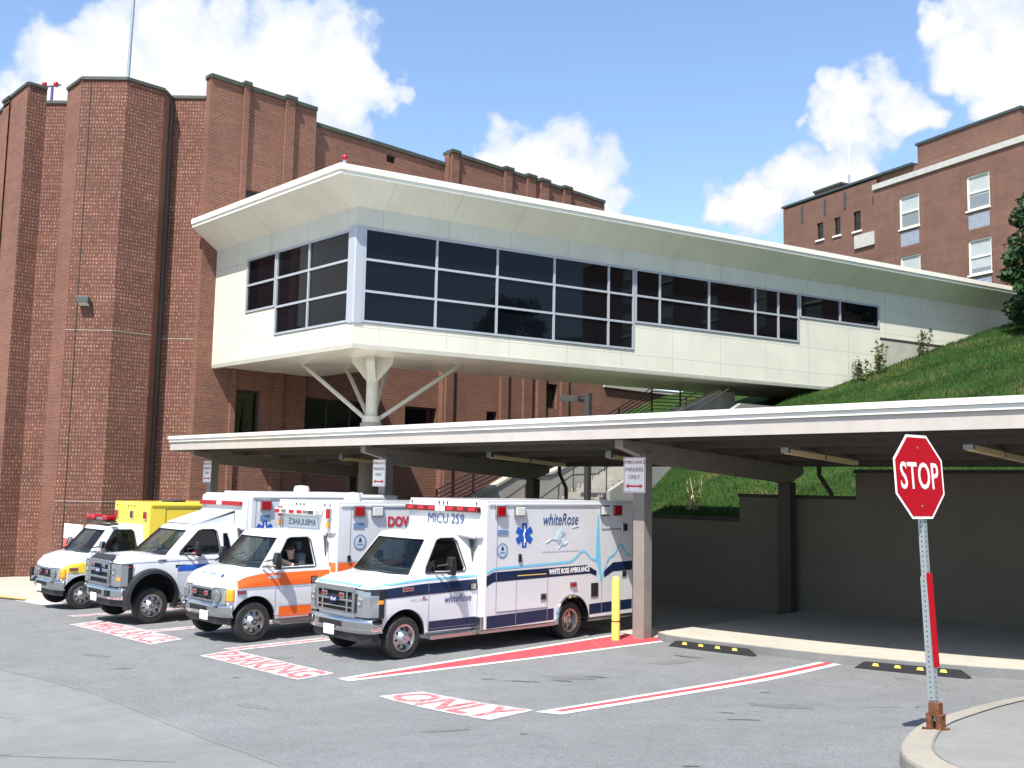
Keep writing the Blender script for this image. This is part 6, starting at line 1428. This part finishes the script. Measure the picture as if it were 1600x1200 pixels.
def extra_blue(root, c, box):
    st = 'super'; X, y0, y1, z0, z1 = c['box']; X += .003
    cab_band(st, 'blue_stripe', [(.60, 1.16), (2.3, 1.17)], [(.60, 1.30), (2.3, 1.32)], M['blue'], root); cab_band(st, 'blue_line', [(-.48, 1.38), (.6, 1.395), (2.3, 1.40)], [(-.5, 1.39), (.6, 1.41), (2.3, 1.415)], M['blue_grey'], root)
    cab_band(st, 'silver_panel', [(.62, .6), (2.3, .6)], [(.62, 1.12), (2.3, 1.13)], M['grey_decal'], root)
    for s in (-1, 1): arch_ring('wheel_flare', 0, 0, .60, .545, .67, s*.96, s*1.15, M['black_plastic'], root, -24, 204)
    for zA, zB, m_ in ((1.18, 1.36, 'blue'), (.5, .7, 'blue')):
        MB().face([(X, y0+.03, zA), (X, c['wheelbase']-.56, zA), (X, c['wheelbase']-.56, zB), (X, y0+.03, zB)]).build('blue_stripe', M[m_], root, recalc=False)
    star_of_life(root, X, y0+.42, 2.08, .24); seal('seal', root, X, y0+1.1, 2.0, .15)
    for yy, lens in ((y0+.42, M['lamp_red']), (y0+1.0, M['lamp_clear']), (y1-.5, M['lamp_red'])): lamp_box('side_lamp', root, (X-.003, yy, 2.70), .30, .25, lens)
    MB().box(X-.002, X+.012, y0+.28, y0+.56, 2.34, 2.46).build('vent', M['blue_grey'], root)
    dm = MB(); panel_line(dm, X, [(y0+.16, .6), (y0+.16, 2.82), (y0+3, 2.82)], .006); dm.build('door_seam', M['seam'], root)
    MB().loft([[(x, y0+.08, z) for x, z in ((-1.16, 2.0), (1.16, 2.0), (1.16, z1-.02), (-1.16, z1-.02))], [(x, y0-.10, z) for x, z in ((-1.15, 2.1), (1.15, 2.1), (1.15, z1-.05), (-1.15, z1-.05))]]).build('front_cap', M['white_car'], root, bevel=.05, seg=3, smooth=40)
    lb = MB().box(-1.14, 1.0, y0-.17, y0-.10, 2.68, 2.79).build('light_bar', M['lamp_red'], root, bevel=.012); MB().box(-.2, .06, y0-.178, y0-.168, 2.69, 2.78).build('clear_lens', M['lamp_clear'], lb)
    # wind deflector on the cab roof, with a pale scoop
    MB().prism([(-.85, 1.15, 2.24), (-.85, y0-.12, 2.58), (-.85, y0-.12, 2.50), (-.85, 1.2, 2.22)], (1.5, 0, 0)).build('wind_deflector', M['grey_decal'], root)
    for s in (-.8, .6): MB().prism([(s, 1.15, 2.2), (s, y0-.12, 2.55), (s, y0-.12, 2.2)], (.05, 0, 0)).build('deflector_strut', M['white_car'], root)
    MB().box(1.012, 1.02, 1.05-.5, 1.16-.35, 1.24, 1.31).build('badge', M['black_plastic'], root)
    lamp_box('cab_marker', root, (1.012, -.54, 1.30), .14, .08, M['lamp_red'], 'x', .012); MB().box(.995, 1.012, .12, .32, 1.42, 1.45).build('badge', M['dark_metal'], root)
    MB().lathe((.2, 4.4, z1), (0, 0, 1), [(0, .22), (.14, .21), (.21, .18), (.23, 0)], 18).build('roof_vent', M['white_car'], root, smooth=40)
    MB().box(-.9, .9, y0+.4, y0+3.6, z1-.01, z1+.05).build('roof_rail', M['white_car'], root, bevel=.02)
    # second cab window behind the door
    MB().prism([(.94, 1.80, 1.58), (.94, 1.98, 1.58), (.86, 1.90, 2.02), (.86, 1.80, 2.02)], (.04, 0, 0)).build('quarter_window', M['dark_glass'], root)
    text('lettering', 'AMBULANCE', .13, (-.05, -.48, 1.532), (-1, 0, 0), (0, .99, .08), M['blue_grey'], root, sx=.9, depth=.001)

def extra_yellow(root, c, box):
    st = 'early'; X, y0, y1, z0, z1 = c['box']; X += .003
    cab_band(st, 'yellow_panel', [(-.53, .70), (-.49, .80), (-.44, .95), (.46, .95), (.5, .6), (1.78, .5)], [(-.53, 1.10), (-.42, 1.16), (-.2, 1.20), (.45, 1.27), (.5, 1.28), (1.78, 1.28)], M['yellow_car'], root, ny=60, nz=8)
    mb = MB(); mb.box(-.62, .62, -.64, -.602, .69, .785); mb.build('yellow_panel', M['yellow_car'], root)
    text('lettering', '3', .17, (1.008, .28, 1.12), (0, 1, 0), (0, 0, 1), M['dark_metal'], root, depth=.001)
    lamp_box('cab_marker', root, (side_x(st, -.25, 1.06)+.006, -.27, 1.05), .22, .08, M['lamp_red'], 'x', .012)
    seal('seal', root, X, 2.62, 1.90, .19)
    for yy, lens in ((3.38, M['lamp_red']), (3.85, M['lamp_clear']), (5.6, M['lamp_red'])): lamp_box('side_lamp', root, (X-.003, yy, 2.46), .38, .24, lens)
    dm = MB(); panel_line(dm, X, [(2.1, .5), (2.1, 2.62), (3.1, 2.62), (3.1, .5)], .008); dm.build('door_seam', M['dark_metal'], root)
    MB().box(X, X+.03, 2.02, 2.10, 1.50, 1.62).build('hinge', M['dark_metal'], root)
    for s, m_ in ((-.92, 'lamp_red'), (.1, 'dark_metal'), (.98, 'lamp_red')): lamp_box('front_lamp', root, (s, y0, 2.44), .18, .22, M[m_], 'y')
    for xx in (-.95, -.2, .0, .2): MB().cyl((xx, y0-.01, 2.66), (xx, y0-.01, 2.70), .02, n=8).build('clearance_lamp', M['dark_metal'], root)
    lb = MB().box(-.72, .72, .62, .92, 2.24, 2.29).build('light_bar', M['dark_metal'], root)
    for a, b in ((-.72, -.42), (-.42, -.10), (.40, .72)): MB().box(a, b, .62, .92, 2.29, 2.44).build('red_dome', M['lamp_red'], lb, bevel=.05, seg=3)
    MB().box(-.08, .36, .66, .88, 2.29, 2.38).build('speaker', M['chrome_dull'], lb, bevel=.02)
    for xx in (-.9, .9): MB().box(xx-.1, xx+.1, .7, .85, 2.2, 2.24).build('foot', M['dark_metal'], lb)
    for yy in (2.4, 4.0, 4.6): MB().box(.2, .9, yy, yy+.4, z1, z1+.07).build('roof_gear', M['dark_metal'], root, bevel=.02)
    text('lettering', 'AMBULANCE', .13, (-.05, -.49, 1.320), (-1, 0, 0), (0, .80, .60), M['grey_decal'], root, sx=.95, depth=.001)
    star_of_life(root, X, 5.0, 1.9, .24)
    MB().cyl((-.9, -.66, .62), (-.9, -.66, 1.0), .05, n=10).build('bumper_post', M['black_plastic'], root)

make_ambulance(dict(style='late', label='nearest white ambulance with navy bands, light blue heartbeat line and whiteRose lettering', loc=(-15.55, 11.46, .0), r=.385, wheelbase=4.27, door=(.54, 1.76), mirror=.92, box=(1.2, 1.78, 6.29, .40, 2.89), plate=.0, extra=extra_near, rz=0))
make_ambulance(dict(style='early', label='white ambulance with bright orange stripes and a driver at its open window', loc=(-19.15, 10.45, -.04), r=.395, wheelbase=4.2, door=(.46, 1.50), mirror=.36, box=(1.2, 1.80, 6.2, .42, 2.80), plate=.30, extra=extra_orange, open_window=True))
make_ambulance(dict(style='super', label='white ambulance with black flared wheel arch, square chrome grille and blue stripe', loc=(-23.42, 10.23, -.13), r=.405, wheelbase=4.6, door=(.62, 1.80), mirror=1.0, box=(1.2, 2.32, 6.9, .45, 2.98), plate=.0, extra=extra_blue, mirror_amber=True))
make_ambulance(dict(style='early', label='yellow box ambulance with white cab and red roof lights, farthest left', loc=(-27.95, 10.42, -.28), r=.365, wheelbase=4.0, door=(.46, 1.50), mirror=.36, box=(1.17, 1.62, 5.9, .45, 2.80), boxm='yellow_car', plate=-.1, extra=extra_yellow, chrome_mirror=True))

# driver of the orange striped ambulance, forearm on the window sill
def skin_person():
    t = thing('person', 'person in a dark shirt at the wheel of the orange striped ambulance', 'person', (-18.70, 11.60, .90))
    V = [(0, 0, 0), (0, .02, .22), (0, .03, .42), (0, .01, .58), (0, -.02, .68), (0, -.03, .80), (0, -.03, .90),
         (.19, .02, .50), (.31, -.10, .50), (.12, -.36, .64), (-.19, .02, .50), (-.27, -.06, .26), (-.10, -.42, .50),
         (.10, -.02, -.04), (.13, -.44, .0), (.13, -.50, -.42), (-.10, -.02, -.04), (-.13, -.44, .0), (-.13, -.50, -.42)]
    E_ = [(0, 1), (1, 2), (2, 3), (3, 4), (4, 5), (5, 6), (2, 7), (7, 8), (8, 9), (2, 10), (10, 11), (11, 12), (0, 13), (13, 14), (14, 15), (0, 16), (16, 17), (17, 18)]
    r = [.15, .15, .16, .075, .06, .095, .085, .075, .055, .04, .075, .055, .04, .09, .075, .05, .09, .075, .05]
    # hand: palm and five fingers on the resting arm
    w0 = Vector(V[9]); d = Vector((-.35, -.9, .1)).normalized(); sd = Vector((.9, -.35, 0)).normalized()
    k = len(V); V.append(tuple(w0+d*.07)); r.append(.032); E_.append((9, k))
    for i, (off, ln) in enumerate(((-.03, .075), (-.01, .09), (.01, .085), (.03, .065))):
        a = len(V); V.append(tuple(w0+d*.10+sd*off)); r.append(.010); E_.append((k, a)); V.append(tuple(w0+d*(.10+ln*.6)+sd*off-Vector((0, 0, .012)))); r.append(.009); E_.append((a, a+1)); V.append(tuple(w0+d*(.10+ln)+sd*off-Vector((0, 0, .035)))); r.append(.008); E_.append((a+1, a+2))
    a = len(V); V.append(tuple(w0+d*.05-sd*.05)); r.append(.011); E_.append((k, a)); V.append(tuple(w0+d*.09-sd*.075)); r.append(.009); E_.append((a, a+1))
    me = bpy.data.meshes.new('body'); me.from_pydata(V, E_, []); o = bpy.data.objects.new('body', me); COL.objects.link(o)
    md = o.modifiers.new('skin', 'SKIN'); 
    for i, sv in enumerate(me.skin_vertices[0].data): sv.radius = (r[i], r[i]); sv.use_root = (i == 0)
    sb = o.modifiers.new('sub', 'SUBSURF'); sb.levels = 2; sb.render_levels = 2
    dg = bpy.context.evaluated_depsgraph_get(); dg.update(); m2 = bpy.data.meshes.new_from_object(o.evaluated_get(dg)); bpy.data.objects.remove(o)
    m2.materials.clear(); m2.materials.append(M['shirt']); m2.materials.append(M['skin'])
    for p in m2.polygons:
        c = p.center; p.use_smooth = True
        fore = (c.y < -.14 and c.z > .40 and c.z < .74)
        if c.z > .625 or fore: p.material_index = 1
    b = bpy.data.objects.new('body', m2); COL.objects.link(b); b.parent = t
    hr = MB().sphere((0, -.015, .865), .104, 8, 1.0); hr.build('hair', M['hair'], t, smooth=60)
    fc = MB(); fc.sphere((0, -.135, .815), .018, 5); fn = fc.build('nose', M['skin'], t, smooth=60)
    ey = MB()
    for s in (-.035, .035): ey.sphere((s, -.116, .838), .009, 5)
    ey.build('eyes', M['hair'], t); MB().box(-.025, .025, -.120, -.112, .772, .779).build('mouth', pbr('lips', (.32, .13, .10), .6), t)
    for s in (-1, 1): MB().sphere((s*.098, -.02, .82), .025, 5).build('ear', M['skin'], t, smooth=60)
skin_person()
